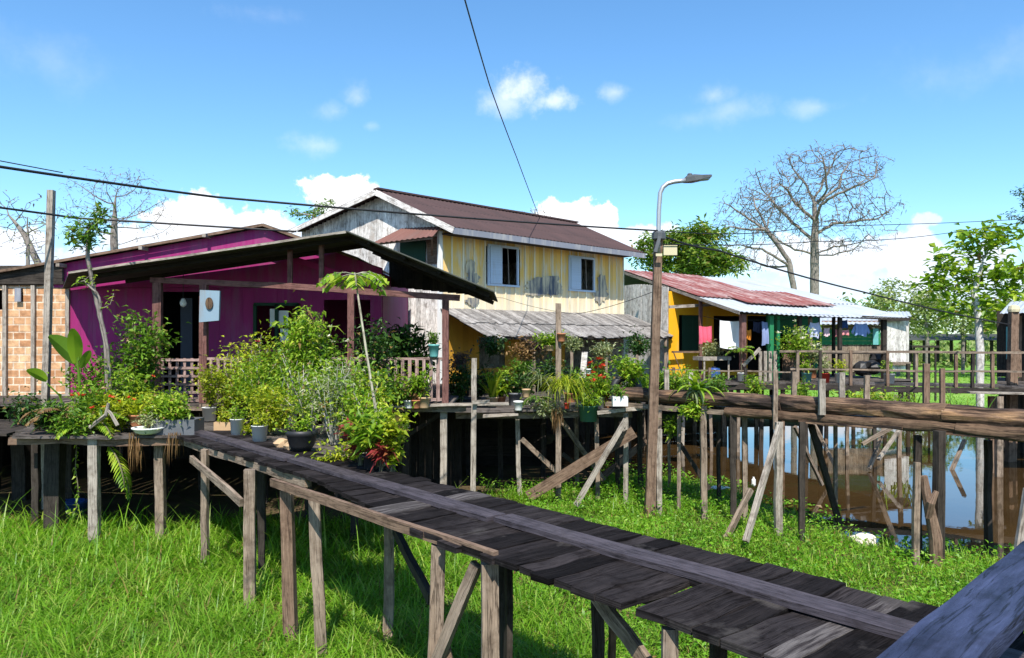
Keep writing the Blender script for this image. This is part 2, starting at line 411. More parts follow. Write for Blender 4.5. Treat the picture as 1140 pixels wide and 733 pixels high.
MT = {}
def mats():
    m = MT
    m['deck'] = wood('deck_wood', (.006, .005, .0055), (.032, .027, .027), (.015, .013, .014), isl=(.45, 2.1), stain=(.05, .045, .043), stain_amt=.10, grain=22, rough=.95, bump=1.0, spec=.06, pale=(.12, .108, .105))
    m['deck_pale'] = wood('pale_deck_wood', (.05, .042, .038), (.15, .13, .12), (.09, .075, .065), isl=(.5, 1.4), bump=.8)
    m['runner'] = wood('runner_wood', (.036, .030, .037), (.095, .080, .09), (.06, .05, .06), isl=(.85, 1.1), rough=.7)
    m['rail'] = wood('rail_wood', (.006, .008, .018), (.050, .062, .125), (.022, .028, .060), isl=(.95, 1.05), rough=.6, bump=1.0, grain=12)
    m['post'] = wood('post_wood', (.10, .075, .055), (.34, .275, .22), (.24, .175, .125), isl=(.7, 1.25), bump=.8, grain=18, stain=(.09, .075, .06), stain_amt=.15)
    m['post_pale'] = wood('pale_post_wood', (.17, .145, .12), (.46, .41, .35), (.33, .285, .24), isl=(.8, 1.15), bump=.8, stain=(.13, .11, .09), stain_amt=.12)
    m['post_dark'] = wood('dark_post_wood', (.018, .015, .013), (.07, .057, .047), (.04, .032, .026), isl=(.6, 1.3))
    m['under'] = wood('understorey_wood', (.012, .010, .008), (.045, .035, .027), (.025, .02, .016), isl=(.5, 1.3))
    m['brown'] = wood('brown_wood', (.10, .06, .04), (.26, .18, .125), (.18, .115, .08), isl=(.75, 1.2))
    m['log'] = wood('log_wood', (.025, .016, .011), (.42, .27, .17), (.12, .07, .045), isl=(.85, 1.1), grain=11, bump=1.0, stain=(.05, .036, .03), stain_amt=.6)
    t = NT('log_wood_split'); g1 = t.noise(t.uv((1.1, 16, 1)), 1.0, 7, .7, .6); g2 = t.noise(t.uv((.8, 3.2, 1)), 1.0, 5, .6); g3 = t.noise(t.uv((5, 60, 1)), 1.0, 3)
    col = t.ramp(g1, [(.34, (.012, .009, .008)), (.46, (.10, .06, .04)), (.60, (.24, .15, .095)), (.72, (.40, .27, .18))])
    dk = t.ramp(g1, [(.36, (.008, .006, .006)), (.62, (.06, .042, .034))]); col = t.mix(t.ramp(g2, [(.44, (1, 1, 1)), (.56, (0, 0, 0))]), col, dk)
    org = t.ramp(g1, [(.36, (.06, .03, .016)), (.62, (.46, .27, .14))]); col = t.mix(t.ramp(g2, [(.58, (0, 0, 0)), (.66, (1, 1, 1))]), col, org)
    t.pbr(col, .9, t.bump(t.math('ADD', g1, t.math('MULTIPLY', g3, .3)), 1.0, .03), spec=.15); m['log'] = t.m
    m['log2'] = wood('low_log_wood', (.04, .025, .018), (.2, .125, .075), (.09, .055, .035), isl=(.7, 1.2), grain=12, bump=1.0)
    m['redwood'] = wood('red_brown_painted_wood', (.10, .045, .04), (.22, .115, .10), (.16, .07, .06), isl=(.85, 1.15))
    m['picket'] = wood('pink_grey_picket_wood', (.20, .13, .115), (.42, .31, .28), (.3, .19, .17), isl=(.85, 1.15))
    m['gable'] = wood('weathered_white_boards', (.46, .43, .405), (.88, .85, .81), (.72, .67, .63), isl=(.74, 1.1), grain=14, stain=(.38, .33, .29), stain_amt=.12)
    m['purple'] = paint('purple_paint', (.26, .012, .118), (.30, .06, .17), .42, isl=(.86, 1.08), rough=.65, dirt=(.09, .02, .05))
    m['sunlit_purple'] = paint('sunlit_purple_trim', (.32, .012, .15), rough=.6)
    m['yellow'] = paint('yellow_board_paint', (.80, .49, .12), (.74, .65, .50), .46, isl=(.84, 1.08), zfade=(4.2, 5.3, (.80, .68, .48)), dirt=(.50, .42, .30))
    m['batten'] = paint('pale_batten_paint', (.80, .72, .52), (.6, .5, .3), .3)
    m['ochre'] = paint('ochre_board_paint', (.48, .245, .025), (.4, .25, .08), .25, isl=(.85, 1.08))
    m['bright_yellow'] = paint('bright_yellow_paint', (.72, .345, .008), (.62, .36, .06), .35, isl=(.93, 1.05))
    m['green'] = paint('green_paint', (.015, .17, .065), (.04, .2, .1), .3)
    m['dark_green'] = paint('dark_green_paint', (.008, .04, .022), (.02, .06, .04), .3)
    m['white'] = paint('white_paint', (.74, .74, .72), (.5, .47, .42), .2)
    m['blue_white'] = paint('pale_blue_paint', (.46, .54, .64), (.4, .42, .45), .25)
    m['mural'] = paint('faded_blue_mural_paint', (.075, .09, .12), (.62, .52, .34), .62)
    m['grey_fascia'] = paint('grey_fascia_paint', (.20, .21, .25), (.35, .34, .33), .4)
    m['roof_brown'] = metal_sheet('brown_roof_sheet', (.062, .034, .033), (.035, .022, .022), .5, .85, 0.0, rows=1.0)
    m['rust'] = metal_sheet('rusty_roof_sheet', (.16, .072, .058), (.11, .07, .06), .5, .85, 0.0)
    m['red_roof'] = metal_sheet('red_roof_sheet', (.20, .050, .040), (.40, .33, .31), .55, .65, 0.0, rows=.6)
    m['silver'] = metal_sheet('silver_roof_sheet', (.50, .535, .58), (.33, .32, .33), .42, .5, .25)
    m['old_roof'] = metal_sheet('old_dark_roof_sheet', (.05, .052, .04), (.03, .036, .02), .5, .8, 0.0)
    m['awning'] = wood('grey_awning_boards', (.13, .12, .115), (.47, .44, .415), (.27, .25, .235), isl=(.55, 1.2), grain=16, bump=1.0)
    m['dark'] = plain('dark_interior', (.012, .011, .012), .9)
    m['glass'] = plain('window_glass', (.02, .025, .03), .08, 0, .1, .6)
    m['door_dark'] = plain('dark_blue_door', (.012, .018, .035), .6)
    m['meter'] = paint('blue_grey_box_paint', (.19, .27, .34), (.2, .22, .24), .3)
    m['black'] = plain('black_plastic', (.018, .018, .02), .5)
    m['pot_white'] = plain('white_plastic', (.72, .72, .70), .5, 0, .12)
    m['pot_clay'] = plain('clay', (.38, .15, .07), .8)
    m['pot_tan'] = plain('tan_clay', (.45, .3, .17), .8)
    m['pot_red'] = plain('red_plastic', (.6, .05, .03), .45)
    m['pot_green'] = plain('green_plastic', (.05, .16, .12), .5)
    m['pot_teal'] = plain('teal_plastic', (.12, .35, .34), .5)
    m['pot_grey'] = plain('grey_plastic', (.10, .105, .115), .55)
    m['pot_blue'] = plain('blue_plastic', (.02, .06, .22), .45)
    m['cable'] = plain('black_cable', (.012, .012, .014), .6)
    m['steel'] = plain('galvanised_steel', (.42, .43, .44), .45, .6, .1)
    m['papaya_bark'] = wood('papaya_bark', (.20, .19, .13), (.36, .34, .25), isl=(.95, 1.05), grain=8)
    m['lamp_grey'] = plain('lamp_grey', (.07, .075, .08), .5)
    m['cream_plate'] = plain('cream_plate', (.50, .44, .28), .5, 0, .08)
    m['foam'] = plain('white_foam', (.72, .66, .56), .9, 0, .15)
    L = leafmat
    m['grass'] = L('grass_blades', (.105, .26, .014), (.215, .42, .027), .50, .42, (.38, .48, .10))  # last colour paints pale highlights onto some blades
    m['hyacinth'] = L('floating_leaf', (.095, .265, .013), (.19, .415, .027), .48, .42, (.32, .48, .07))
    m['lf_yellow'] = L('yellow_green_leaf', (.18, .27, .012), (.40, .46, .025), .45, .45, (.55, .55, .06))
    m['lf_lime'] = L('lime_leaf', (.11, .23, .014), (.26, .41, .028), .45, .45, (.42, .50, .06))
    m['lf_mid'] = L('mid_green_leaf', (.055, .14, .013), (.14, .27, .025), .4, .45, (.24, .36, .045))
    m['lf_dark'] = L('dark_green_leaf', (.014, .045, .010), (.04, .10, .018), .3, .4, (.07, .15, .025))
    m['lf_red'] = L('red_leaf', (.16, .02, .02), (.30, .04, .045), .35, .45, (.35, .16, .05))
    m['lf_brown'] = L('dry_brown_leaf', (.12, .06, .025), (.26, .15, .06), .3, .7, (.34, .22, .10))
    m['lf_pale'] = L('pale_silvery_leaf', (.16, .20, .09), (.34, .38, .2), .4, .5, (.5, .52, .34))
    m['lf_tree'] = L('tree_leaf', (.07, .16, .02), (.18, .29, .035), .42, .5, (.34, .37, .06))
    m['lf_far'] = L('far_tree_leaf', (.14, .21, .06), (.28, .35, .12), .4, .6, (.40, .42, .2))
    m['lf_purple'] = L('small_purple_leaf', (.09, .06, .06), (.16, .11, .10), .3, .6, (.22, .11, .07))
    m['fl_pink'] = L('pink_petal', (.6, .05, .2), (.75, .10, .28), .3, .5)
    m['fl_red'] = L('red_petal', (.6, .03, .02), (.75, .08, .04), .3, .5)
    m['fl_white'] = L('white_petal', (.75, .72, .66), (.85, .83, .78), .3, .5)
    m['stem'] = wood('plant_stem', (.10, .09, .05), (.22, .20, .12), isl=(.8, 1.2))
    m['stem_pale'] = wood('pale_plant_stem', (.32, .30, .25), (.52, .50, .43), isl=(.8, 1.2))
    m['bark'] = wood('grey_bark', (.14, .12, .105), (.32, .285, .25), (.22, .19, .17), isl=(.95, 1.05), grain=10)
    m['bark_pale'] = wood('pale_bark', (.45, .43, .40), (.66, .64, .60), isl=(.95, 1.05), grain=8)
    # brick: pale hollow blocks with light mortar
    t = NT('clay_block_brick'); b = t.n('ShaderNodeTexBrick'); t.set(b, 'Vector', t.uv()); t.set(b, 'Color1', (.36, .165, .075, 1)); t.set(b, 'Color2', (.60, .39, .23, 1)); t.set(b, 'Mortar', (.60, .51, .41, 1))
    t.set(b, 'Scale', 1.0); t.set(b, 'Mortar Size', .016); t.set(b, 'Brick Width', .27); t.set(b, 'Row Height', .17); t.set(b, 'Bias', .1); t.set(b, 'Mortar Smooth', .3)
    n1 = t.noise(t.uv(), 7, 5, .65); n2 = t.noise(t.uv(), 1.3, 3)
    col = scale_col(t, b.outputs[0], t.ramp(n1, [(.3, (.6, .55, .5)), (.62, (1.15, 1.1, 1.05))])); col = t.mix(t.ramp(n2, [(.5, (0, 0, 0)), (.75, (.6, .6, .6))]), col, (.42, .20, .09, 1))
    t.pbr(col, .9, t.bump(t.math('SUBTRACT', n1, b.outputs[1]), .5, .015)); m['brick'] = t.m
    # ground: mud with patches; lush meadow beyond the pond
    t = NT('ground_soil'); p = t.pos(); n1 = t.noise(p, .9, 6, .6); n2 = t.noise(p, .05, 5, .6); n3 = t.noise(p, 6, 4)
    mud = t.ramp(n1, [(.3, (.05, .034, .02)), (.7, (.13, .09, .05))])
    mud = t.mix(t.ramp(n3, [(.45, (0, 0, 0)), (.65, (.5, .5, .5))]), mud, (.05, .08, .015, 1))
    mead = t.ramp(n2, [(.3, (.10, .22, .03)), (.5, (.15, .30, .04)), (.7, (.24, .33, .08))])
    mead = scale_col(t, mead, t.ramp(n1, [(.3, (.8, .8, .8)), (.7, (1.15, 1.15, 1.15))]))
    sp = t.n('ShaderNodeSeparateXYZ'); t.set(sp, 0, p); mr = t.n('ShaderNodeMapRange'); t.set(mr, 0, sp.outputs[1]); t.set(mr, 1, 31.0); t.set(mr, 2, 37.0)
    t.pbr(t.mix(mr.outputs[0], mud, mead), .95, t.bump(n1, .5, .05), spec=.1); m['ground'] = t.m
    # muddy water
    t = NT('muddy_water'); p = t.pos(); n1 = t.noise(p, 2.2, 3); n2 = t.noise(p, .35, 3)
    b = t.pbr(t.ramp(n2, [(.35, (.036, .020, .007)), (.65, (.055, .032, .012))]), .02, t.bump(n1, .05, .02), spec=.6); t.set(b, 'IOR', 1.6); m['water'] = t.m
mats()
# ---------------------------------------------------------------- trees (space colonisation) and plants
def colonize(trunk, att, step, infl, kill, iters=90, seed=0, grav=0.0, par0=None):
    rs = np.random.RandomState(seed)
    pos = [np.array(p, float) for p in trunk]; par = list(par0) if par0 else [-1]+list(range(len(trunk)-1))
    att = np.array(att, float)
    for _ in range(iters):
        if len(att) == 0 or len(pos) > 5000: break
        P = np.array(pos)
        d = np.linalg.norm(att[:, None, :]-P[None, :, :], axis=2)
        near = d.argmin(1); dm = d[np.arange(len(att)), near]
        act = dm < infl
        if not act.any():
            infl *= 1.5; continue
        new = 0
        for i in np.unique(near[act]):
            v = att[(near == i) & act]-P[i]
            v = (v/np.linalg.norm(v, axis=1, keepdims=True)).sum(0); v += rs.normal(0, .25, 3); v[2] += grav
            n = np.linalg.norm(v)
            if n < .15: continue
            q = P[i]+v/n*step
            pos.append(q); par.append(int(i)); new += 1
        P2 = np.array(pos[-new:]) if new else None
        if not new: break
        d2 = np.linalg.norm(att[:, None, :]-P2[None, :, :], axis=2).min(1)
        att = att[d2 > kill]
    return np.array(pos), par

def tree_mesh(mb, pos, par, rtip, expo, rmax=None, power=1.5):
    n = len(pos); ch = [[] for _ in range(n)]
    for i, p in enumerate(par):
        if p >= 0: ch[p].append(i)
    rad = np.zeros(n)
    for i in range(n-1, -1, -1):
        rad[i] = rtip if not ch[i] else sum(rad[c]**expo for c in ch[i])**(1/expo)
    if rmax: rad = rtip+(rmax-rtip)*(np.maximum(rad-rtip, 0)/max(1e-6, rad[0]-rtip))**power
    rad = np.maximum(rad, rtip)
    starts = [(0, None)]
    while starts:
        i, pre = starts.pop(); chain = [pos[i]] if pre is None else [pos[pre], pos[i]]; rs = [rad[i]] if pre is None else [min(rad[pre], rad[i]*1.3), rad[i]]
        while ch[i]:
            cs = sorted(ch[i], key=lambda c: -rad[c])
            for c in cs[1:]: starts.append((c, i))
            i = cs[0]; chain.append(pos[i]); rs.append(rad[i])
        if len(chain) < 2: continue
        s = 9 if rs[0] > .1 else 6 if rs[0] > .04 else 4 if rs[0] > .02 else 3
        mb.tube(chain, rs, s, cap=False)
    return rad, ch

def ellipsoid_pts(c, rx, ry, rz, n, seed, shell=0.35, cond=None):
    rs = np.random.RandomState(seed); out = []
    while len(out) < n:
        p = rs.uniform(-1, 1, 3); r = np.linalg.norm(p)
        if r > 1 or r < shell: continue
        if cond and not cond(p): continue
        out.append(np.array(c)+p*np.array([rx, ry, rz]))
    return out

def tree(name, label, trunk, crowns, step, rbase, leaf=None, rtip=.012, seed=1, expo=2.3, bark='bark', group=None, cat='tree', grav=0.0, infl=None, kill=None, limbs=(), power=1.5):
    """crowns: list of (centre, rx, ry, rz, n attractors, shell); leaf: (mat, per node, len, width, spread)"""
    t = thing(name, label, cat, trunk[0], group)
    att = []
    for k, (c, rx, ry, rz, n, sh) in enumerate(crowns): att += ellipsoid_pts(c, rx, ry, rz, n, seed*17+k, sh)
    # subdivide trunk
    tp = [V(trunk[0])]
    for a, b in zip(trunk[:-1], trunk[1:]):
        a, b = V(a), V(b); m = max(1, round((b-a).length/(step*1.2)))
        for i in range(1, m+1): tp.append(lerp(a, b, i/m)+V((rr(-.05, .05), rr(-.05, .05), 0))*step)
    par0 = [-1]+list(range(len(tp)-1))
    for lm in limbs:
        lm = [V(q) for q in lm]; i0 = min(range(len(tp)), key=lambda i: (tp[i]-lm[0]).length); last = i0
        for a, b in zip([tp[i0]]+lm[1:-1], lm[1:]):
            m = max(1, round((b-a).length/(step*1.1)))
            for i in range(1, m+1): tp.append(lerp(a, b, i/m)+V((rr(-.12, .12), rr(-.12, .12), rr(-.12, .12)))*step); par0.append(last); last = len(tp)-1
    pos, par = colonize(tp, att, step, infl or step*7, kill or step*1.6, seed=seed, grav=grav, par0=par0)
    mb = MB(); rad, ch = tree_mesh(mb, pos, par, rtip, expo, rbase, power); mb.build('trunk', MT[bark], t, smooth=True)
    if leaf:
        mat, k, L, wd, spread = leaf
        idx = [i for i in range(len(tp) if not limbs else 0, len(pos)) if rad[i] < rtip*2.6 or not ch[i]]
        P = np.repeat(pos[idx], k, 0)+NR.normal(0, spread, (len(idx)*k, 3))
        D = NR.normal(0, 1, (len(P), 3)); D[:, 2] = D[:, 2]*.5+.05
        lb = MB(); lb.leaves(P, D, L*NR.uniform(.6, 1.25, len(P)), wd*NR.uniform(.7, 1.2, len(P)), fold=.1, droop=.2, simple=True)
        lb.build('crown', MT[mat], t)
    return t

def pot_mesh(p, kind, r, h, mat, parent):
    mb = MB()
    if kind == 'pot': mb.lathe(p, [(r*.72, 0), (r*.78, h*.1), (r*.95, h*.85), (r*1.06, h*.86), (r*1.06, h), (r*.95, h), (r*.9, h*.88), (0.001, h*.86)], 14)
    elif kind == 'bucket': mb.lathe(p, [(r*.86, 0), (r, h*.96), (r*1.05, h*.96), (r*1.05, h), (r*.96, h), (r*.93, h*.85), (0.001, h*.84)], 14)
    elif kind == 'bowl': mb.lathe(p, [(r*.55, 0), (r*.82, h*.3), (r*.98, h*.75), (r*1.05, h*.8), (r*1.05, h), (r*.97, h), (r*.9, h*.8), (0.001, h*.78)], 18)
    elif kind == 'box':
        x, y, z = p
        mb.box((x, y-r*.55, z+h/2), (2*r, .03, h)); mb.box((x, y+r*.55, z+h/2), (2*r, .03, h))
        mb.box((x-r+.015, y, z+h/2), (.03, r*1.1-.034, h)); mb.box((x+r-.015, y, z+h/2), (.03, r*1.1-.034, h)); mb.box((x, y, z+h*.4), (2*r-.064, r*1.1-.034, h*.78))
    elif kind == 'tyre':
        pts = [V(p)+V((math.cos(a)*r, .06*math.sin(a), h/2+math.sin(a)*r*.95)) for a in np.linspace(0, 2*math.pi, 25)]
        mb.tube(pts, [h*.16]*25, 8)
    return mb.build('pot', MT[mat], parent, smooth=kind != 'box')

def flowers(t, P, size, mat):
    P = np.asarray(P); mb = MB(); n = len(P)
    for k in range(5):
        a = 2*math.pi*k/5; D = np.tile([[math.cos(a), math.sin(a)*.6-.2, .55]], (n, 1))+NR.normal(0, .3, (n, 3))
        mb.leaves(P, D, size, size*.7, fold=.1, droop=.1)
    return mb.build('flowers', MT[mat], t)

def shrub(name, label, base, h, w, n, leaf, mat, cat='plant', pot=None, stems=6, depth=None, fl=None, low=.12, stemmat='stem', lean=(0, 0), group=None, smallstem=.012, simple=False, droop=.25, top=.5):
    base = V(base); t = thing(name, label, cat, base, group); b0 = V(base)
    if pot:
        pot_mesh(base, *pot, t); b0 = base+V((0, 0, pot[2]*.82))
    hh = h; d = depth or w; n = int(n*1.75)
    sm = MB(); P = []; D = []
    for k in range(stems):
        a = rr(0, 2*math.pi); q = math.sqrt(rr(0.02, 1))
        tip = b0+V((math.cos(a)*q*w/2+lean[0], math.sin(a)*q*d/2+lean[1], hh*(1-(1-top)*q*q)*rr(.78, 1.0)))
        mid = lerp(b0, tip, .5)+V((rr(-.1, .1)*w-(tip.x-b0.x)*.18, rr(-.1, .1)*d, hh*.06))
        st = b0+V((rr(-.06, .06), rr(-.05, .05), 0))*min(1, w)
        pts = [st, lerp(st, mid, .55)+V((rr(-.03, .03)*w, 0, 0)), mid, lerp(mid, tip, .55)+V((rr(-.04, .04)*w, rr(-.04, .04)*w, 0)), tip]
        sm.tube(pts, [smallstem, smallstem*.9, smallstem*.75, smallstem*.5, smallstem*.3], 5, cap=False)
        m = n//stems
        for _ in range(m):
            u = low+(1-low)*rr(0, 1)**.8; x = u*4; i = min(3, int(x)); c = lerp(pts[i], pts[i+1], x-i)
            sp = w*(.05+.15*u)
            P.append(c+V((R.gauss(0, sp), R.gauss(0, sp*d/w), R.gauss(0, sp*.7))))
            D.append(V((R.gauss(0, 1), R.gauss(0, 1)-.25, R.gauss(.15, .6)))+(c-b0).normalized()*.5)
    sm.build('stems', MT[stemmat], t)
    N = len(P); P = np.array(P); P[:, 2] = np.maximum(P[:, 2], base.z+.02)
    lb = MB(); lb.leaves(P, np.array(D), leaf[0]*NR.uniform(.4, 1.5, N), leaf[1]*NR.uniform(.7, 1.2, N), droop=droop, simple=simple)
    lb.build('foliage', MT[mat], t)
    if fl:
        k, size, fm = fl; i = NR.choice(np.argsort(-P[:, 2]-NR.normal(0, .2, N))[:max(k*3, 10)], k, replace=False)
        flowers(t, P[i]+np.array([[0, -.05, .03]]), size, fm)
    return t

def straps(name, label, base, L, wd, n, mat, el=(.5, 1.3), bend=(1.2, 2.2), pot=None, cat='plant', group=None, seg=5, spread=.04, fl=None):
    base = V(base); t = thing(name, label, cat, base, group); b0 = V(base)
    if pot: pot_mesh(base, *pot, t); b0 = base+V((0, 0, pot[2]*.82))
    a = NR.uniform(0, 2*math.pi, n); e = NR.uniform(el[0], el[1], n)
    D = np.stack([np.cos(a)*np.cos(e), np.sin(a)*np.cos(e), np.sin(e)], 1)
    P = np.array(b0)[None]+NR.normal(0, spread, (n, 3))*np.array([[1, 1, .2]])
    mb = MB(); mb.blades(P, D, L*NR.uniform(.6, 1.15, n), wd*NR.uniform(.75, 1.2, n), NR.uniform(bend[0], bend[1], n), seg); mb.build('foliage', MT[mat], t)
    if fl:
        flowers(t, P[:fl[0]]+np.array([[0, 0, L*.55]])+NR.normal(0, .08, (fl[0], 3)), fl[1], fl[2])
    return t

def fronds(name, label, base, stemh, L, nf, leaf, lw, mat, bend=1.3, el=(.3, 1.0), pot=None, cat='plant', group=None, trunk_r=.02, n=14, tip=None, stemmat='stem', az=None):
    base = V(base); t = thing(name, label, cat, base, group); b0 = V(base)
    if pot: pot_mesh(base, *pot, t); b0 = base+V((0, 0, pot[2]*.82))
    top = V(tip) if tip is not None else b0+V((0, 0, stemh))
    st = MB(); lb = MB()
    if stemh > .05:
        mid = lerp(b0, top, .5)+V((rr(-.03, .03), 0, 0)); st.tube([b0, lerp(b0, mid, .5), mid, lerp(mid, top, .5), top], [trunk_r, trunk_r*.95, trunk_r*.85, trunk_r*.8, trunk_r*.7], 7)
    for k in range(nf):
        a = (2*math.pi*k/nf+rr(-.3, .3)) if az is None else rr(*az); e = rr(*el)
        lb.frond(top, (math.cos(a)*math.cos(e), math.sin(a)*math.cos(e), math.sin(e)), L*rr(.75, 1.1), leaf, lw, bend*rr(.8, 1.2), n, st)
    st.build('stems', MT[stemmat], t); lb.build('foliage', MT[mat], t)
    return t
# ---------------------------------------------------------------- ground, pond, grass
POND = [(1.0, 20.6), (2.6, 19.4), (4.2, 18.6), (5.0, 16.6), (5.4, 14.4), (6.0, 13.0), (6.8, 11.9), (9.0, 9.6), (14, 7), (45, 4), (60, 18), (45, 30), (24, 31.5), (10, 31), (3.2, 29.5), (1.0, 25)]
def pond_sd(X, Y):
    """signed distance to the pond edge, positive inside (numpy arrays)"""
    X = np.asarray(X, float); Y = np.asarray(Y, float); d = np.full(X.shape, 1e9); ins = np.zeros(X.shape, bool); n = len(POND)
    for i in range(n):
        (x0, y0), (x1, y1) = POND[i], POND[(i+1) % n]; ex, ey = x1-x0, y1-y0
        t = np.clip(((X-x0)*ex+(Y-y0)*ey)/(ex*ex+ey*ey), 0, 1); d = np.minimum(d, np.hypot(X-x0-t*ex, Y-y0-t*ey))
        c = ((y0 > Y) != (y1 > Y)); xx = x0+(Y-y0)*(x1-x0)/((y1-y0) if y1 != y0 else 1e-9); ins ^= c & (X < xx)
    return np.where(ins, d, -d)
def ground_z(X, Y):
    sd = pond_sd(X, Y)+.25*np.sin(X*2.1+Y*1.3)+.15*np.sin(X*4.7-Y*3.1)
    k = np.clip((sd+.35)/1.3, 0, 1); k = k*k*(3-2*k)
    base = -.12+.05*np.sin(X*.9+1)*np.sin(Y*.7)+.02*np.sin(X*3.1)*np.cos(Y*2.7)
    base = np.where(np.asarray(Y) > 33, -.08, base)
    return base-.9*k
xs = np.concatenate([np.linspace(-420, -30, 22), np.arange(-28, 30, .45), np.linspace(31, 64, 40), np.linspace(70, 520, 24)])
ys = np.concatenate([np.linspace(-60, -4, 10), np.arange(-2, 36, .45), np.linspace(37, 80, 22), np.linspace(90, 900, 30)])
GX, GY = np.meshgrid(xs, ys); GZ = ground_z(GX, GY); nx, ny = len(xs), len(ys)
gi = (np.arange(ny-1)[:, None]*nx+np.arange(nx-1)[None]).reshape(-1, 1)
gb = MB(); gb.raw(np.stack([GX, GY, GZ], -1).reshape(-1, 3), gi+np.array([[0, 1, nx+1, nx]]))
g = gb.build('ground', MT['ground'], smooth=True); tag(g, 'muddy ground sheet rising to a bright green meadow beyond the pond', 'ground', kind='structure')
wb = MB(); WZ = -.24
wb.add([(-.2, 3.2, WZ), (62, 3.2, WZ), (62, 33, WZ), (-.2, 33, WZ)], [(0, 1, 2, 3)])
w = wb.build('water', MT['water']); tag(w, 'still brown pond water reflecting the sky under the walkways', 'water', kind='structure')

def scatter(x0, x1, y0, y1, dens, cond):
    n = int((x1-x0)*(y1-y0)*dens); X = NR.uniform(x0, x1, n); Y = NR.uniform(y0, y1, n); k = cond(X, Y); return X[k], Y[k]
def clump(X, Y, s=1.0):
    return .5+.25*np.sin(X*3.3*s+1.3*np.sin(Y*2.1*s))+.25*np.sin(Y*3.9*s+1.7*np.sin(X*2.7*s+.5))
def grass_ok(X, Y):
    sd = pond_sd(X, Y)+.3*np.sin(X*2.3)+.2*np.sin(Y*3.1+X)
    back = np.where(X < -1.6, 14.2+.4*np.sin(X*2.4), 17.3+.4*np.sin(X*1.9)); back = np.where(X > 2, 40, back); back = np.where(X < -7.6, 15.6, back)
    vis = (np.abs(X) < Y*.72+2.5)
    return (sd < -.12) & (Y < back) & vis
def blades_at(mb, X, Y, L0, L1, w, lean, bend):
    n = len(X); Z = ground_z(X, Y)-.03; a = NR.uniform(0, 2*math.pi, n); e = NR.uniform(lean, 1.5, n)
    D = np.stack([np.cos(a)*np.cos(e), np.sin(a)*np.cos(e), np.sin(e)], 1); L = NR.uniform(L0, L1, n)*(.65+.7*clump(X, Y))
    mb.blades(np.stack([X, Y, Z], 1), D, L, w*NR.uniform(.7, 1.35, n), NR.uniform(bend*.3, bend*1.5, n), 3)
gm = MB()
left = lambda X, Y: X < (.9-.12*(Y-6))+.6*np.sin(Y*1.7)          # tall rank grass on this side, low leafy growth on the other
X, Y = scatter(-13, 8, 5, 9.5, 1500, lambda X, Y: grass_ok(X, Y) & left(X, Y)); blades_at(gm, X, Y, .24, .52, .014, .35, 1.9)
X, Y = scatter(-14, 8, 9.5, 14.2, 1100, lambda X, Y: grass_ok(X, Y) & left(X, Y)); blades_at(gm, X, Y, .24, .52, .017, .35, 1.9)
X, Y = scatter(-14, 9, 1, 5, 120, grass_ok); blades_at(gm, X, Y, .3, .55, .022, .7, 1.5)
X, Y = scatter(-3, 13, 4, 19, 1000, lambda X, Y: grass_ok(X, Y) & ~left(X, Y)); blades_at(gm, X, Y, .14, .34, .017, .5, 1.5)
X, Y = scatter(-14, 9, 11, 14.2, 14, lambda X, Y: grass_ok(X, Y) & left(X, Y)); blades_at(gm, X, Y, .7, 1.0, .02, 1.0, 1.1)
go = gm.build('grass', MT['grass']); tag(go, 'rank bright green grass growing below and around the boardwalk', 'grass', kind='stuff')
hm = MB()
X, Y = scatter(-3, 13, 4, 19.5, 230, lambda X, Y: (pond_sd(X, Y)+.3*np.sin(X*2.3)+.2*np.sin(Y*3.1+X) < -.05) & ~left(X, Y) & (Y < np.where(X > 2, 40, 17.4)))
Z = np.maximum(ground_z(X, Y), WZ)+NR.uniform(.05, .30, len(X))*(.5+clump(X, Y, .8)); D = NR.normal(0, 1, (len(X), 3)); D[:, 2] = NR.uniform(.0, .9, len(X))
hm.leaves(np.stack([X, Y, Z], 1), D, NR.uniform(.04, .10, len(X)), NR.uniform(.022, .045, len(X)), droop=.1)
X, Y = scatter(2.0, 12, 10, 21, 30, lambda X, Y: (pond_sd(X, Y) > .1) & (pond_sd(X, Y) < .9+1.1*np.sin(X*1.7+Y*.8)*np.sin(X*.6-Y*1.9))); D = NR.normal(0, 1, (len(X), 3)); D[:, 2] = .35
hm.leaves(np.stack([X, Y, np.full(len(X), WZ+.02)], 1), D, NR.uniform(.06, .14, len(X)), .08, droop=0)
ho = hm.build('ground_cover', MT['hyacinth']); tag(ho, 'low leafy water plants covering the pond bank', 'ground cover', kind='stuff')
# far meadow tufts and scrub that read as one mass
fm = MB()
X, Y = scatter(8, 80, 33, 75, 9, lambda X, Y: X < Y*.72+2); n = len(X); a = NR.uniform(0, 6.28, n); e = NR.uniform(.7, 1.5, n)
fm.blades(np.stack([X, Y, ground_z(X, Y)], 1), np.stack([np.cos(a)*np.cos(e), np.sin(a)*np.cos(e), np.sin(e)], 1), NR.uniform(.10, .28, n), .06, NR.uniform(.5, 1.8, n), 2)
fo = fm.build('meadow_grass', MT['grass']); tag(fo, 'tufts of grass over the sunlit meadow behind the far walkway', 'grass', kind='stuff')
sm = MB()
def scrub(x0, x1, y0, y1, n, h, s):
    for _ in range(n):
        cx, cy, hh = rr(x0, x1), rr(y0, y1), h*rr(.6, 1.25); m = 90
        P = NR.normal(0, 1, (m, 3)); P /= np.linalg.norm(P, axis=1, keepdims=True); P *= NR.uniform(.5, 1, (m, 1))
        P = np.array([[cx, cy, hh*.45]])+P*np.array([[hh*.75, hh*.6, hh*.55]]); P[:, 2] = np.maximum(P[:, 2], 0)
        D = NR.normal(0, 1, (m, 3)); sm.leaves(P, D, s*NR.uniform(.6, 1.3, m), s*.5, simple=True)
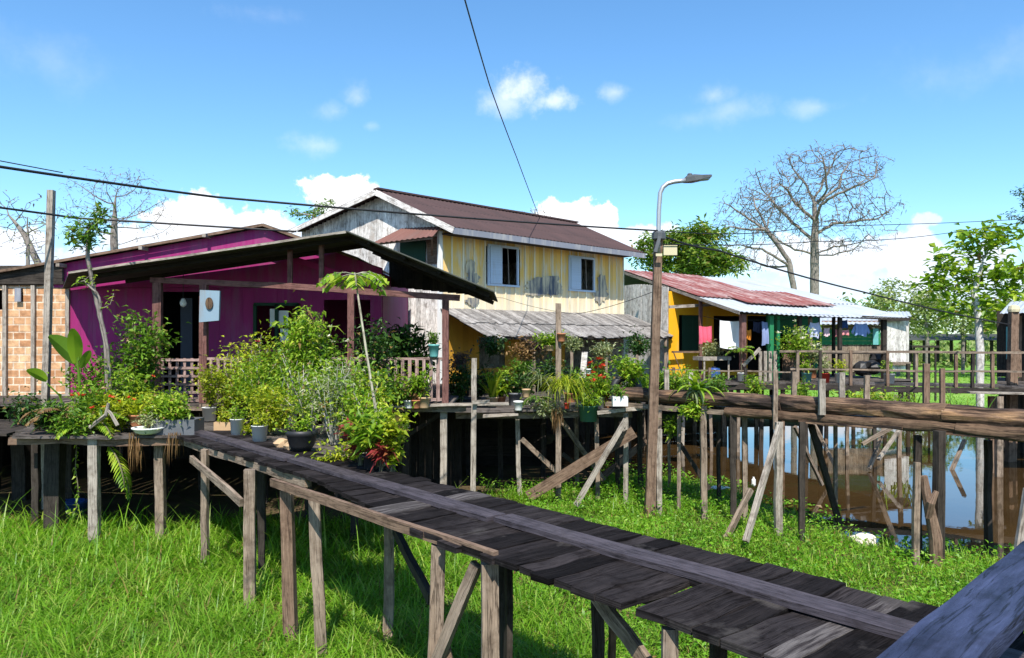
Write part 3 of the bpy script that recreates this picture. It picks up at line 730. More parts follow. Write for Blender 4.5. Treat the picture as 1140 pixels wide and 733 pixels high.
scrub(34, 110, 84, 105, 90, 2.6, .9); scrub(-60, 30, 75, 100, 70, 3.5, 1.0); scrub(90, 220, 120, 170, 60, 8, 1.8); scrub(-10, 90, 120, 180, 60, 8, 1.8)
so = sm.build('undergrowth', MT['lf_far']); tag(so, 'line of pale green scrub along the far edge of the meadow', 'undergrowth', kind='stuff')
# ---------------------------------------------------------------- near boardwalk
T1 = V((.646, -.763, 0)); N1 = V((.763, .646, 0))
def bw(s, n, z): return T1*s+N1*n+V((0, 0, z))
b = thing('boardwalk', 'narrow blackened plank boardwalk on grey stilts with one long runner board along it', 'boardwalk', bw(-7, 4.19, 0))
def near_n(s): return 3.95 if s < -8.2 else lerp(3.95, 3.5, min(1, (s+8.2)/2.6))
mb = MB(); s = -13.3
while s < -.95:
    w = rr(.15, .27)
    short = -3.2 < s < -3.0
    if short: w = .12
    ext0 = rr(-.035, .03); ext1 = rr(-.04, .03); dz = rr(-.006, .004); ang = rr(-.012, .012)
    mb.beam(bw(s+w/2-ang, 4.16 if short else near_n(s)+ext0, 1.68+dz+rr(-.004, .004)), bw(s+w/2+ang, 4.86+ext1, 1.68+dz+rr(-.004, .004)), w-rr(.004, .014), .045, seg=6, jit=.008)
    s += w
mb.build('deck', MT['deck'], b)
mb = MB()
for s0, s1 in ((-13.2, -9.4), (-9.37, -5.2), (-5.17, -.95)):
    mb.beam(bw(s0, 4.25+rr(-.03, .03), 1.728), bw(s1, 4.25+rr(-.03, .03), 1.728), .21, .045, seg=6, jit=.005)
mb.build('runner_board', MT['runner'], b)
mb = MB(); mb.beam(W(303, 537, 8.55), W(552, 621, 5.66), .05, .09, seg=6, jit=.005); mb.build('stringer', MT['brown'], b)
mb = MB(); mb.beam(bw(-12.9, 4.05, 1.60), bw(-8.4, 4.0, 1.60), .09, .10, seg=6, jit=.01); mb.build('stringer', MT['post'], b)
mb = MB(); mb.beam(bw(-13.2, 4.78, 1.58), bw(-1.0, 4.74, 1.58), .08, .12, seg=8, jit=.01); mb.build('stringer', MT['post_dark'], b)
mb = MB(); mb.beam(bw(-5.3, 3.95, 1.60), bw(-1.0, 3.95, 1.60), .07, .09, seg=8, jit=.01); mb.build('stringer', MT['post_dark'], b)
def bpost(px0, py0, px1, Y, w, mat='post', h=None, lo=-.5, par=b, seg=6, jit=.008):
    """post whose head shows at (px0,py0) and whose foot shows below px1"""
    p0 = W(px0, py0, Y); p0.z = min(p0.z, 1.62); q = W(px1, py0, Y); p1 = V((q.x, q.y+rr(-.05, .05), lo))
    w *= .76; m = MB(); m.beam(p1, p0, w, (h or w)*.85, up=(rr(-.2, .2), -1, 0), seg=seg, jit=jit, taper=rr(.92, 1.0)); return m.build('post', MT[mat], par)
bpost(228, 498, 227, 11.5, .13); bpost(278, 512, 277, 9.75, .18); bpost(291, 520, 290, 11.0, .12, 'post_dark')
bpost(319, 546, 326, 8.5, .17, 'brown'); bpost(350, 554, 360, 8.2, .155); bpost(433, 583, 433, 8.6, .14)
bpost(488, 600, 480, 6.25, .16); bpost(545, 622, 546, 5.75, .17); bpost(566, 626, 566, 5.95, .06, 'post_dark', .14)
bpost(664, 660, 668, 5.5, .10, 'post_dark'); bpost(681, 660, 680, 5.6, .07, 'brown'); bpost(746, 690, 746, 4.45, .12)
bpost(560, 618, 560, 6.9, .13, 'post_dark'); bpost(800, 690, 800, 4.9, .12, 'post_dark'); bpost(930, 720, 930, 3.7, .12, 'post_dark')
def brace(p0, p1, w, h, mat='post', par=b, name='brace', seg=4):
    m = MB(); m.beam(p0, p1, w, h, seg=seg, jit=.006); return m.build(name, MT[mat], par)
brace(W(213, 511, 11.2), W(269, 560, 9.9), .05, .10); brace(W(440, 590, 8.4), W(480, 668, 7.0), .06, .10, 'post_dark')
brace(W(531, 628, 5.9), W(480, 752, 6.2), .055, .09); brace(W(663, 662, 5.4), W(735, 760, 5.0), .05, .10)
m = MB(); m.poly([W(484, 725, 6.15), W(500, 716, 6.15), W(505, 742, 6.15), W(480, 742, 6.15)], (0, .06, 0)); m.build('splice_block', MT['brown'], b)
# stakes on the far edge that fence in the plants
for px in (356, 364, 371, 379, 388):
    Y = 4.93/(.763*(px-570)/F+.646); p = W(px, 500, Y); p.z = 1.68; m = MB(); m.beam(p, p+V((rr(-.03, .03), 0, rr(.22, .36))), .07, .025, up=(0, -1, 0))
m.build('paling', MT['post'], b); m = MB()
# planting shelf on its far side, widened to shade the mud before the porch
m = MB()
for n in np.arange(4.98, 7.7, .2):
    m.beam(bw(-13.2+rr(-.1, .1), n, 1.66), bw(-9.85+rr(-.15, .1)-.95*max(0, n-5.4), n, 1.66), .19, .04, seg=4, jit=.006)
m.build('side_shelf', MT['deck_pale'], b)
for (s_, n_) in ((-13, 6.2), (-11.5, 6.3), (-10.2, 6.2), (-12.2, 5.0)):
    m = MB(); m.beam(bw(s_, n_, -.5), bw(s_, n_, 1.63), .11, .11, seg=4, jit=.008); m.build('post', MT['post_dark'], b)

# ---------------------------------------------------------------- the walkway we stand on, and its blue-black rail
A = V((.707, .707, 0)); Bn = V((.707, -.707, 0))
rl = thing('handrail', 'broad blue-black handrail board in the near corner over dark posts', 'handrail', (1.6, 2.45, 1.7))
def rail_pt(t, off): return V((.79, 1.68, 2.575))+A*t+Bn*(off)
m = MB(); m.beam(rail_pt(-3.2, .079), rail_pt(2.15, .079), .158, .055, seg=26, jit=.0035); m.build('top_board', MT['rail'], rl)
m = MB(); m.beam(rail_pt(2.156, .079), rail_pt(8.5, .079), .158, .055, seg=10, jit=.0025); m.build('top_board', MT['rail'], rl)
m = MB(); m.beam(rail_pt(-3.2, .09)-V((0, 0, .5)), rail_pt(8.5, .09)-V((0, 0, .5)), .04, .10, seg=8, jit=.003); m.build('mid_rail', MT['post_dark'], rl)
for t in (-2.4, -.2, 1.45, 3.3, 5.2, 7.2):
    m = MB(); m.beam(rail_pt(t, .09)-V((0, 0, 2.9)), rail_pt(t, .09)-V((0, 0, .03)), .09, .09, seg=3, jit=.003); m.build('post', MT['post_dark'], rl)
wk = thing('walkway', 'dark plank walkway running behind the near blue-black handrail', 'walkway', (1.0, 1.0, 0))
m = MB(); t = -4.0
while t < 9.5:
    w_ = rr(.15, .22); c = V((0, 0, 1.66))+A*t
    m.beam(V((.79, 1.68, 0))*0+rail_pt(t, .2)-V((0, 0, .915+rr(0, .008))), rail_pt(t, 1.75)-V((0, 0, .915+rr(0, .008))), w_-.012, .04, seg=3, jit=.004); t += w_
m.build('deck', MT['deck'], wk)
for off in (.32, 1.6):
    m = MB(); m.beam(rail_pt(-4, off)-V((0, 0, 1.0)), rail_pt(9.4, off)-V((0, 0, 1.0)), .08, .12); m.build('stringer', MT['post_dark'], wk)
    for t in (-2.2, .6, 3.4, 6.2, 9.0):
        m = MB(); m.beam(rail_pt(t, off)-V((0, 0, 3.1)), rail_pt(t, off)-V((0, 0, 1.07)), .12, .12, seg=3, jit=.005); m.build('post', MT['post_dark'], wk)
m = MB(); m.beam(W(1139, 612, 4.6), W(1150, 545, 4.6), .10, .03, seg=3, jit=.003); o = m.build('leaning_board', MT['post_pale'], origin=W(1139, 612, 4.6)); tag(o, 'pale board end leaning up at the picture edge just past the blue-black rail', 'board')

# ---------------------------------------------------------------- log walkway over the pond
T3 = V((.696, -.718, 0)); N3 = V((.718, .696, 0))
def lw(s, n, z): return T3*s+N3*n+V((0, 0, z))
def ly(px, n=12.65): return n/(.718*(px-570)/F+.696)
lk = thing('log_walkway', 'walkway edged with split weathered logs crossing the pond on thin stilts', 'walkway', lw(-6, 12.9, 0))
def log(s0, s1, n, z0, z1, r, mat, name='log', seg=14, sq=1.0):
    m = MB(); pts = []; rad = []
    for i in range(seg+1):
        t = i/seg; pts.append(lw(lerp(s0, s1, t), n+rr(-.012, .012), lerp(z0, z1, t)+rr(-.012, .012))); rad.append(r*rr(.93, 1.07))
    m.tube(pts, rad, 14, wob=.10); return m.build(name, MT[mat], lk, smooth=False)
log(-9.95, -6.35, 12.7, 2.13, 2.15, .135, 'log'); log(-6.4, -3.75, 12.72, 2.16, 2.15, .14, 'log'); log(-3.8, .4, 12.7, 2.14, 2.16, .15, 'log')
log(-7.4, -3.0, 12.62, 1.93, 1.95, .085, 'log2'); log(-3.6, .4, 12.6, 1.93, 1.94, .10, 'log2')
m = MB(); m.beam(lw(-10.2, 12.62, 1.90), lw(-6.1, 12.62, 1.92), .06, .09, seg=8, jit=.008); m.build('stringer', MT['post'], lk)
for k in range(5):
    s0 = rr(-6, -1.5); m = MB(); m.beam(lw(s0, 12.55, 1.86+rr(0, .06)), lw(s0+rr(1, 2.2), 12.54, 1.86+rr(0, .05)), .04, .035, seg=4, jit=.006); m.build('split_plank', MT['log'], lk)
m = MB(); s = -10.1
while s < .4:
    w_ = rr(.14, .22); m.beam(lw(s, 12.78, 1.985+rr(-.008, .008)), lw(s, 14.05+rr(-.06, .06), 1.985), w_-.014, .04, seg=3, jit=.006); s += w_
m.build('deck', MT['deck_pale'], lk)
m = MB(); m.beam(lw(-10.1, 13.9, 1.90), lw(.4, 13.9, 1.90), .07, .11, seg=6, jit=.008); m.build('stringer', MT['post_dark'], lk)
def lpost(px, top, w, mat, n=12.6, pxb=None, lo=-.8):
    Y = ly(px, n); p0 = W(px, top, Y); q = W(pxb if pxb is not None else px, top, Y)
    w *= .78; m = MB(); m.beam(V((q.x, q.y, lo)), p0, w, w*.85, up=(rr(-.3, .3), -1, 0), seg=6, jit=.008); return m.build('post', MT[mat], lk)
for a in ((697, 460, .12, 'post_pale'), (756, 462, .09, 'post'), (783, 452, .14, 'post', 12.55, 784), (816, 460, .13, 'post_dark'), (829, 440, .11, 'post', 12.85), (867, 470, .15, 'post_pale', 12.5, 866), (893, 470, .12, 'post_dark', 12.5, 892),
          (1046, 480, .17, 'post_dark', 12.5, 1044), (1022, 485, .12, 'post_dark', 12.7), (1021, 515, .11, 'post', 12.3, 1018), (800, 470, .08, 'post_dark', 13.9), (745, 470, .08, 'post', 13.9), (930, 470, .08, 'post', 13.9),
          (1100, 490, .12, 'post_dark', 13.9), (1165, 490, .14, 'post_dark', 12.6)): lpost(*a)
for (px, y0, y1, w_, mat) in ((863, 412, 478, .075, 'post'), (937, 415, 452, .085, 'post_pale'), (1031, 405, 452, .085, 'brown'), (1049, 410, 452, .07, 'brown'), (742, 412, 440, .09, 'post_pale'), (884, 414, 444, .08, 'post'), (965, 418, 450, .08, 'post'), (769, 415, 440, .075, 'post_pale'), (915, 422, 462, .1, 'post_pale')):
    Y = ly(px, 12.52 if px in (863, 915) else 12.9); m = MB(); m.beam(W(px, y1, Y), W(px, y0, Y), w_, w_*.7, up=(0, -1, 0), seg=3, jit=.006); m.build('rail_post', MT[mat], lk)
def lbrace(a, b_, w_, h_, mat): brace(W(*a), W(*b_), w_, h_, mat, lk)
lbrace((868, 474, 12.9), (830, 603, 12.2), .08, .08, 'post_pale'); lbrace((903, 474, 13.3), (935, 585, 13.6), .09, .1, 'post_dark'); lbrace((836, 545, 13.4), (808, 600, 13.0), .07, .09, 'post')
lbrace((748, 480, 15.2), (790, 545, 15.0), .07, .08, 'post_dark'); lbrace((960, 495, 14.5), (1003, 470, 14.6), .06, .06, 'post'); lbrace((885, 475, 15.5), (915, 540, 16), .06, .06, 'post')
d = thing('driftwood_snag', 'crooked brown driftwood snag with a forked top standing in the bank grass', 'driftwood', W(1042, 622, 11.4))
m = MB(); m.tube([W(1043, 640, 11.4), W(1041, 600, 11.4), W(1036, 570, 11.4), W(1031, 548, 11.45), W(1029, 530, 11.45)], [.085, .09, .08, .07, .05], 8, wob=.15); m.build('stem', MT['brown'], d)
m = MB(); m.tube([W(1034, 576, 11.38), W(1037, 560, 11.3), W(1043, 547, 11.3)], [.06, .055, .03], 7, wob=.15); m.build('branch', MT['brown'], d)

# ---------------------------------------------------------------- far railed walkway in front of the last house
fw = thing('railed_walkway', 'long railed plank walkway on many stilts in front of the laundry porch', 'walkway', W(940, 427, 22.5))
def fp(px, z, dy=0.0):
    Y = lerp(24.0, 21.2, (px-745)/395)+dy; p = W(px, 400, Y); p.z = z; return p
m = MB(); px = 742.0
while px < 1230:
    m.beam(fp(px, 1.9+rr(-.01, .01)), fp(px, 1.9, 1.25), .19, .04, seg=2, jit=.005); px += 7.6
m.build('deck', MT['deck_pale'], fw)
m = MB(); m.beam(fp(742, 1.80), fp(1230, 1.80), .07, .16, seg=10, jit=.012); m.build('stringer', MT['post_dark'], fw)
m = MB(); m.beam(fp(868, 2.86), fp(1230, 2.86, 0), .05, .065, seg=10, jit=.01); m.build('handrail', MT['post'], fw)
m = MB(); m.beam(fp(880, 2.33), fp(1230, 2.33), .04, .05, seg=10, jit=.012); m.build('mid_rail', MT['post'], fw)
m = MB(); m.beam(fp(745, 2.28), fp(880, 2.24), .03, .04, seg=8, jit=.012); m.build('mid_rail', MT['post'], fw)
for px in (750, 790, 830, 888, 913, 947, 988, 1020, 1064, 1083, 1105, 1150, 1200):
    m = MB(); m.beam(fp(px, 1.7, -.05), fp(px, 2.9 if px > 880 else 2.35, -.05), .08, .07, up=(0, -1, 0), seg=3, jit=.008); m.build('rail_post', MT[R.choice(['brown', 'post', 'brown', 'post_dark'])], fw)
for k, px in enumerate((735, 762, 790, 822, 848, 872, 896, 921, 944, 972, 1003, 1150)):
    dy = rr(-.2, 1.3); m = MB(); a = fp(px, -1.0, dy); a.x += rr(-.12, .12); m.beam(a, fp(px, 1.8, dy), rr(.08, .13), .09, seg=4, jit=.01); m.build('stilt', MT[R.choice(['post', 'post', 'post_dark', 'brown', 'post_pale'])], fw)
for (a, b_) in (((998, 440), (968, 522)), ((1002, 478), (978, 512)), ((905, 470), (930, 520)), ((1074, 490), (1050, 545))):
    m = MB(); m.beam(W(*a, 20.8), W(*b_, 20.4), .09, .07, seg=3, jit=.008); m.build('brace', MT[R.choice(['post_pale', 'post', 'post'])], fw)
ls = thing('landing_stage', 'low landing of pale sunlit boards ending at the far walkway near the picture edge', 'landing', W(1120, 437, 19.8))
m = MB()
for k in range(7): m.beam(W(1078, 437, 19.6+k*.2), W(1225, 440, 19.2+k*.2), .185, .045, seg=3, jit=.005)
m.build('deck', MT['post_pale'], ls)
for px, dy in ((1104, .6), (1112, 0), (1160, .8)):
    m = MB(); p = W(px, 440, 19.5+dy); m.beam(V((p.x, p.y, -1)), V((p.x, p.y, p.z-.03)), .15, .13, seg=4, jit=.01); m.build('stilt', MT[R.choice(['post', 'brown'])], ls)
# ================================================================ purple house
YP, YW, YB, FZ = 15.5, 17.5, 22.0, 1.97
XA, XB, XC = -13.2, -10.03, -2.95            # brick end, brick/purple joint, right wall
def pw(px, py, Y=YW): return W(px, py, Y)
h = thing('purple_house', 'purple painted stilt house with a brick end and a wide dark porch roof', 'house', (-6.5, 18.5, 0))
def U(px, Y=YW, x0=XB): return (px-CX)/F*Y-x0
def Z(py, Y=YW): return 3.3+(HY-py)/F*Y
m = MB()
ops = [(U(186), U(229), FZ+.02, Z(325)), (U(284), U(331), Z(387), Z(338)), (U(360), U(402), FZ+.02, Z(334))]
plank_wall(m, (XB, YW), (XC, YW), FZ-.1, 4.4, .26, ops, thick=.05, gap=.003, jit=.003); m.build('front_wall', MT['purple'], h)
m = MB(); m.poly([V((XB-.35, YW, 4.41)), V((XC, YW, 4.41)), V((XC, YW, 4.86)), V((-5.65, YW, 5.76)), V((XB-.35, YW, 4.92))], (0, .14, 0)); m.build('gable_wall', MT['purple'], h)
m = MB(); m.beam(W(298, 279, 17.4), W(419, 319, 17.4), .05, .13); m.build('gable_trim', MT['sunlit_purple'], h)  # sun along the purple wall top, painted as a brighter board
m = MB(); wall(m, (XC, YW+.15), (XC, YB), FZ-.1, 4.75, [], .12); wall(m, (XC, YB), (XA, YB), FZ-.1, 4.6, [], .12); wall(m, (XA, YB), (XA, YW), FZ-.1, 4.6, [], .12); m.build('rear_wall', MT['purple'], h)
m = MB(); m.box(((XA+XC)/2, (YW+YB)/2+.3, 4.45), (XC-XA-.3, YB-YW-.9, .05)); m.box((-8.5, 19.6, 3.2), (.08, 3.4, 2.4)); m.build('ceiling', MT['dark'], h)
m = MB(); wall(m, (XA, YW+.02), (XB-.02, YW+.02), Z(442), Z(318), [(U(16, x0=XA), U(25, x0=XA), Z(336), Z(321)), (U(-12, x0=XA), U(3, x0=XA), Z(345), Z(323))], .14); m.build('brick_wall', MT['brick'], h)
for px in (5.5, 37, 75.5):
    m = MB(); m.beam(W(px, 441, YW-.03), W(px, 318, YW-.03), .085, .06, up=(0, -1, 0), seg=4, jit=.004); m.build('pillar', MT['post_pale'], h)
m = MB(); m.beam(W(-60, 446, YW-.02), W(101, 441, YW-.02), .10, .12, seg=4, jit=.008); m.build('sill_beam', MT['post_pale'], h)
m = MB(); hplank_wall(m, (XA, YW-.05), (XB-.1, YW-.05), Z(317), Z(296), .13); m.build('eave_boards', MT['post_dark'], h)
w_ = MB(); w_.beam(W(20, 336, YW-.06), W(20, 321, YW-.06), .14, .03, up=(0, -1, 0)); w_.build('vent', MT['grey_fascia'], h)
# window with pale panes, door leaf
fr = MB()
for a, b_ in (((283, 339), (332, 339)), ((283, 386), (332, 386)), ((284, 339), (284, 386)), ((331, 339), (331, 386)), ((308, 339), (308, 386))): fr.beam(W(*a, YW-.02), W(*b_, YW-.02), .07, .07)
f_ = fr.build('window', MT['dark_green'], h)
for x0, x1, y0, y1 in ((300.5, 306.5, 344, 364), (310, 321, 346, 362), (312, 321, 366, 381)):
    p = MB(); p.poly([W(x0, y1, YW+.03), W(x1, y1, YW+.03), W(x1, y0, YW+.03), W(x0, y0, YW+.03)], (0, .02, 0)); p.build('pane', MT['white'], f_)
m = MB(); m.poly([W(201, 446, YW+.06), W(214, 446, YW+.06), W(214, 332, YW+.06), W(201, 332, YW+.06)], (0, .04, 0)); m.build('door', MT['door_dark'], h)
# main roof
m = MB(); ridge = lambda v: V((-5.6, lerp(17.36, 22.5, v), 5.84))
m.patch(lambda v: V((XA-.4, lerp(17.36, 22.5, v), 4.43)), ridge, 120, 2, .012, 28)
m.patch(lambda v: V((-3.45, lerp(17.36, 22.5, v), 5.07)), ridge, 120, 2, .012, 28)
rf = m.build('roof', MT['old_roof'], h)
m = MB(); m.beam(V((XA-.4, 17.34, 4.40)), V((-5.6, 17.34, 5.81)), .03, .06, seg=6, jit=.006); m.beam(V((-5.6, 17.34, 5.81)), V((-3.45, 17.34, 5.04)), .03, .06, seg=3, jit=.006); m.build('bargeboard', MT['brown'], rf)
for px, py in ((64, 293), (156, 274), (227, 260)): p = W(px, py+2, 17.2); m = MB(); m.beam(p, p+V((0, .9, 0)), .08, .08); m.build('rafter_end', MT['post_pale'], rf)
# porch roof
m = MB(); pr = lambda v: V((-3.2, lerp(14.9, 19.0, v), 5.34))
m.patch(lambda v: V((-.35, lerp(14.9, 19.0, v), 4.17)), pr, 100, 3, .014, 22)
m.patch(lambda v: V((lerp(-8.55, -10.15, v), lerp(14.9, 17.45, v), lerp(4.54, 4.40, v))), lambda v: V((-3.2, lerp(14.9, 17.42, v), 5.34)), 60, 3, .014, 13)
pf = m.build('porch_roof', MT['old_roof'], h)
m = MB(); m.beam(V((-8.55, 14.9, 4.53)), V((-3.2, 14.9, 5.32)), .03, .04, seg=8, jit=.008); m.build('edge_strip', MT['post_pale'], pf)
m = MB()
for y in (15.3, 16.6, 17.8, 18.9): m.beam(V((-3.2, y, 5.25)), V((-.45, y, 4.12)), .05, .09)
for y in (15.3, 16.6): m.beam(V((-8.3, y, 4.49)), V((-3.2, y, 5.25)), .05, .09)
for k in range(4): t = .15+k*.25; m.beam(V((lerp(-3.2, -.45, t), 15.0, lerp(5.29, 4.15, t))), V((lerp(-3.2, -.45, t), 18.95, lerp(5.29, 4.15, t))), .05, .05)
m.build('rafters', MT['under'], pf)
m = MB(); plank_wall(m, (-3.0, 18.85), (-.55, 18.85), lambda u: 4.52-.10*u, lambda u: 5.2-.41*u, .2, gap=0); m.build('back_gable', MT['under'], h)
m = MB(); m.beam(W(168, 312, YP), W(300, 317.5, YP), .09, .11, seg=6, jit=.006); m.beam(W(300, 317.5, YP), W(512, 332, YP), .09, .12, seg=6, jit=.006); m.build('porch_beam', MT['redwood'], h)
for px, yt, w0 in ((175.5, 312, .17), (227, 314, .15), (391, 323, .13), (496, 330, .13)):
    m = MB(); a = W(px, yt, YP+.01); m.beam(V((a.x, a.y, FZ)), a-V((0, 0, .06)), w0, .11, up=(0, -1, 0), seg=4, jit=.004); m.build('porch_post', MT['redwood'], h)
for px, y0, y1 in ((358, 320, 266), (323, 317, 272)):
    m = MB(); m.beam(W(px, y0, YP), W(px, y1, YP), .09, .08, up=(0, -1, 0)); m.build('king_post', MT['redwood'], h)
# porch railing: lattice and pickets
m = MB(); x0, x1 = 181, 222
for k in range(6): px = lerp(x0, x1, k/5); m.beam(W(px, 448, YP), W(px, 399, YP), .055, .02, up=(0, -1, 0))
for k in range(6): py = lerp(401, 446, k/5); m.beam(W(x0-2, py, YP-.022), W(x1+2, py, YP-.022), .02, .05)
m.build('lattice', MT['picket'], h)
m = MB(); m.beam(W(231, 399.5, YP), W(492, 399.5, YP), .07, .05, seg=6, jit=.004); m.beam(W(231, 445, YP), W(492, 445, YP), .05, .05, seg=6, jit=.004); m.build('railing', MT['picket'], h)
m = MB()
for k in range(33): px = 235+k*7.9; m.beam(W(px, 447, YP-.03), W(px, 400, YP-.03), rr(.05, .075), .02, up=(0, -1, 0), seg=2, jit=.003)
m.build('pickets', MT['picket'], h)
# floor, stilts, skirting
m = MB(); x = XA
while x < -1.25: m.beam(V((x+.1, 15.35+rr(-.06, .06), FZ-.03)), V((x+.1, YB, FZ-.03)), .19, .05); x += .2
m.build('floor', MT['deck_pale'], h)
m = MB(); m.beam(W(60, 452, 15.38), W(519, 455, 15.34), .08, .13, seg=9, jit=.01); m.beam(V((XA, 17.4, FZ-.13)), V((-1.3, 17.4, FZ-.13)), .1, .14); m.beam(V((XA, 20, FZ-.13)), V((-1.3, 20, FZ-.13)), .1, .14); m.build('floor_beam', MT['post'], h)
m = MB(); m.beam(W(428, 452.5, 15.2), W(566, 449.5, 15.4), .24, .04, seg=4, jit=.006); m.build('sill_board', MT['post_pale'], h)
m = MB(); p = W(494, 458, 15.45); m.beam(V((p.x, p.y, -.4)), p, .13, .12, up=(0, -1, 0), seg=5, jit=.006); m.build('stilt', MT['post_pale'], h)
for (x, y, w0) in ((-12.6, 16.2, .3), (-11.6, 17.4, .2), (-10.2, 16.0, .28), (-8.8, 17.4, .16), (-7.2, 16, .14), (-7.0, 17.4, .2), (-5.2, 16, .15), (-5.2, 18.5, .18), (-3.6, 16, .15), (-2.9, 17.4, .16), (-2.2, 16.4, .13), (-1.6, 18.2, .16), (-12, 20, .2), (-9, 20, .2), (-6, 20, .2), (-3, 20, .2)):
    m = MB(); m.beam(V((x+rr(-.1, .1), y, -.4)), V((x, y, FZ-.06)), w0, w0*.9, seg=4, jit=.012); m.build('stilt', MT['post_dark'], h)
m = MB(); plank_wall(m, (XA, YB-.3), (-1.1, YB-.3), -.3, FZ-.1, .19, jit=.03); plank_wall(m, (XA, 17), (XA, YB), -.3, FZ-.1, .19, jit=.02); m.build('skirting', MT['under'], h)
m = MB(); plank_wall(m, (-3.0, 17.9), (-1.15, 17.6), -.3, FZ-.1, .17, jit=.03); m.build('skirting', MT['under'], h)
brace(W(430, 500, 16.5), W(492, 460, 16.2), .06, .09, 'post_dark', h)

# plant platform in front of it
pp = thing('plant_platform', 'ragged low platform of old boards crowded with plants before the brick wall', 'platform', (-6.5, 13.5, 0))
m = MB(); y = 12.55
while y < 15.45:
    m.beam(V((lerp(-8.1, -9.3, (y-12.5)/2.7)+rr(-.15, .15), y+rr(-.02, .02), 1.67+rr(-.012, .012))), V((-5.0+rr(-.1, .25), y, 1.67)), .17, .045, seg=6, jit=.012); y += .185
m.build('deck', MT['deck_pale'], pp)
m = MB(); y = 13.3  # extra deck strip added to throw shade on the mud at left
while y < 15.4: m.beam(V((-13.2, y, 1.62)), V((-8.5+rr(-.2, .1), y, 1.62)), .18, .05, seg=6, jit=.01); y += .19
m.build('added_shade_deck', MT['post_dark'], pp)
m = MB(); m.beam(V((-8.2, 12.62, 1.60)), V((-4.7, 12.55, 1.58)), .10, .12, seg=8, jit=.02); m.build('edge_beam', MT['brown'], pp)
for (px, Y, w0, mat) in ((105, 12.6, .15, 'post_pale'), (178, 12.75, .14, 'post'), (62, 13.4, .26, 'post_dark'), (76, 14.6, .22, 'post_dark'), (40, 13.8, .12, 'post_dark')):
    m = MB(); p = W(px, 480, Y); m.beam(V((p.x+rr(-.04, .04), Y, -.4)), V((p.x, Y, 1.63 if px != 105 else 1.7)), w0, w0*.8, up=(0, -1, 0), seg=6, jit=.008); m.build('post', MT[mat], pp)
m = MB(); m.tube([W(100, 476, 12.5), W(118, 462, 12.45), W(121, 449, 12.45)], [.03, .035, .02], 6, wob=.2); m.tube([W(131, 474, 12.45), W(123, 460, 12.45), W(119, 456, 12.45)], [.03, .03, .02], 6, wob=.2); o = m.build('driftwood_root', MT['post_pale'], origin=W(118, 470, 12.5)); tag(o, 'bleached forked root lying on the edge of the plant platform', 'driftwood')

# ================================================================ yellow two-storey house
C0 = V((-2.05, 22.0, 0)); a_ = V((.695, .719, 0)).normalized(); nf = V((a_.y, -a_.x, 0)); g_ = V((-.88, .475, 0)).normalized(); ng = V((-g_.y*-1, 0, 0))
ng = V((-g_.y, g_.x, 0)); ng = ng if ng.y < 0 else -ng
L2 = 8.85; C1 = C0+a_*L2; G1 = C0+g_*5.25
y2 = thing('yellow_house', 'two-storey yellow board house with a brown gabled roof and grey awning', 'house', (1.0, 24.5, 0))
def fu(px, py): p = hit(px, py, C0, nf); return (p-C0).dot(a_), p.z
def op(x0, y0, x1, y1):
    (u0, zt), (u1, _) = fu(x0, y0), fu(x1, (y0+y1)/2); zb = fu((x0+x1)/2, y1)[1]; return (u0, u1, zb, fu((x0+x1)/2, y0)[1])
w1 = op(544, 276, 575, 317); w2 = op(634, 288, 660, 323)
m = MB(); plank_wall(m, C0, C1, 4.02, 6.34, .22, [w1, w2], jit=.004); m.build('upper_wall', MT['yellow'], y2)
m = MB(); n = round(L2/.44)
for i in range(n+1):
    u = min(L2-.03, max(.03, i*L2/n)); c = C0+a_*u+nf*.012
    sp = [(4.05, 6.3)]
    for o in (w1, w2):
        if o[0]-.06 < u < o[1]+.06: sp = [(4.05, o[2]-.06), (o[3]+.06, 6.3)]
    for z0, z1 in sp: m.beam(c+V((0, 0, z0)), c+V((0, 0, z1)), .05, .02, up=nf)
m.build('battens', MT['batten'], y2)
lo = [op(534, 376, 562, 410), op(578, 378, 612, 440), op(630, 378, 668, 432), op(678, 378, 692, 425)]
m = MB(); plank_wall(m, C0-nf*.01, C1-nf*.01, 1.5, 4.0, .22, lo, jit=.004); m.build('lower_wall', MT['ochre'], y2)
m = MB(); c = C0+nf*.03-a_*.03; m.beam(c+V((0, 0, 1.5)), c+V((0, 0, 6.3)), .12, .10, up=nf); m.build('corner_post', MT['white'], y2)
for o in (w1, w2):
    fr = MB(); P = lambda u, z, k=.02: C0+a_*u+nf*k+V((0, 0, z))
    fr.beam(P(o[0]-.06, o[3]+.03), P(o[1]+.06, o[3]+.03), .06, .07); fr.beam(P(o[0]-.08, o[2]-.03), P(o[1]+.08, o[2]-.03), .09, .06)
    for u in (o[0]-.03, o[1]+.03): fr.beam(P(u, o[2]), P(u, o[3]), .06, .06, up=nf)
    f_ = fr.build('window', MT['blue_white'], y2)
    sh = MB(); mid = lerp(o[0], o[1], .42); sh.poly([P(o[0]+.01, o[2]+.01, .05), P(mid, o[2]+.01, .05), P(mid, o[3]-.01, .05), P(o[0]+.01, o[3]-.01, .05)], nf*.03)
    for zz in np.arange(o[2]+.06, o[3]-.04, .075): sh.beam(P(o[0]+.05, zz, .083), P(mid-.04, zz, .083), .006, .03)
    sh.build('shutter', MT['blue_white'], f_)
    b_ = MB(); b_.beam(P(lerp(mid, o[1], .52), o[2], .0), P(lerp(mid, o[1], .45), o[3], .0), .02, .02, up=nf); b_.build('bar', MT['post_pale'], f_)
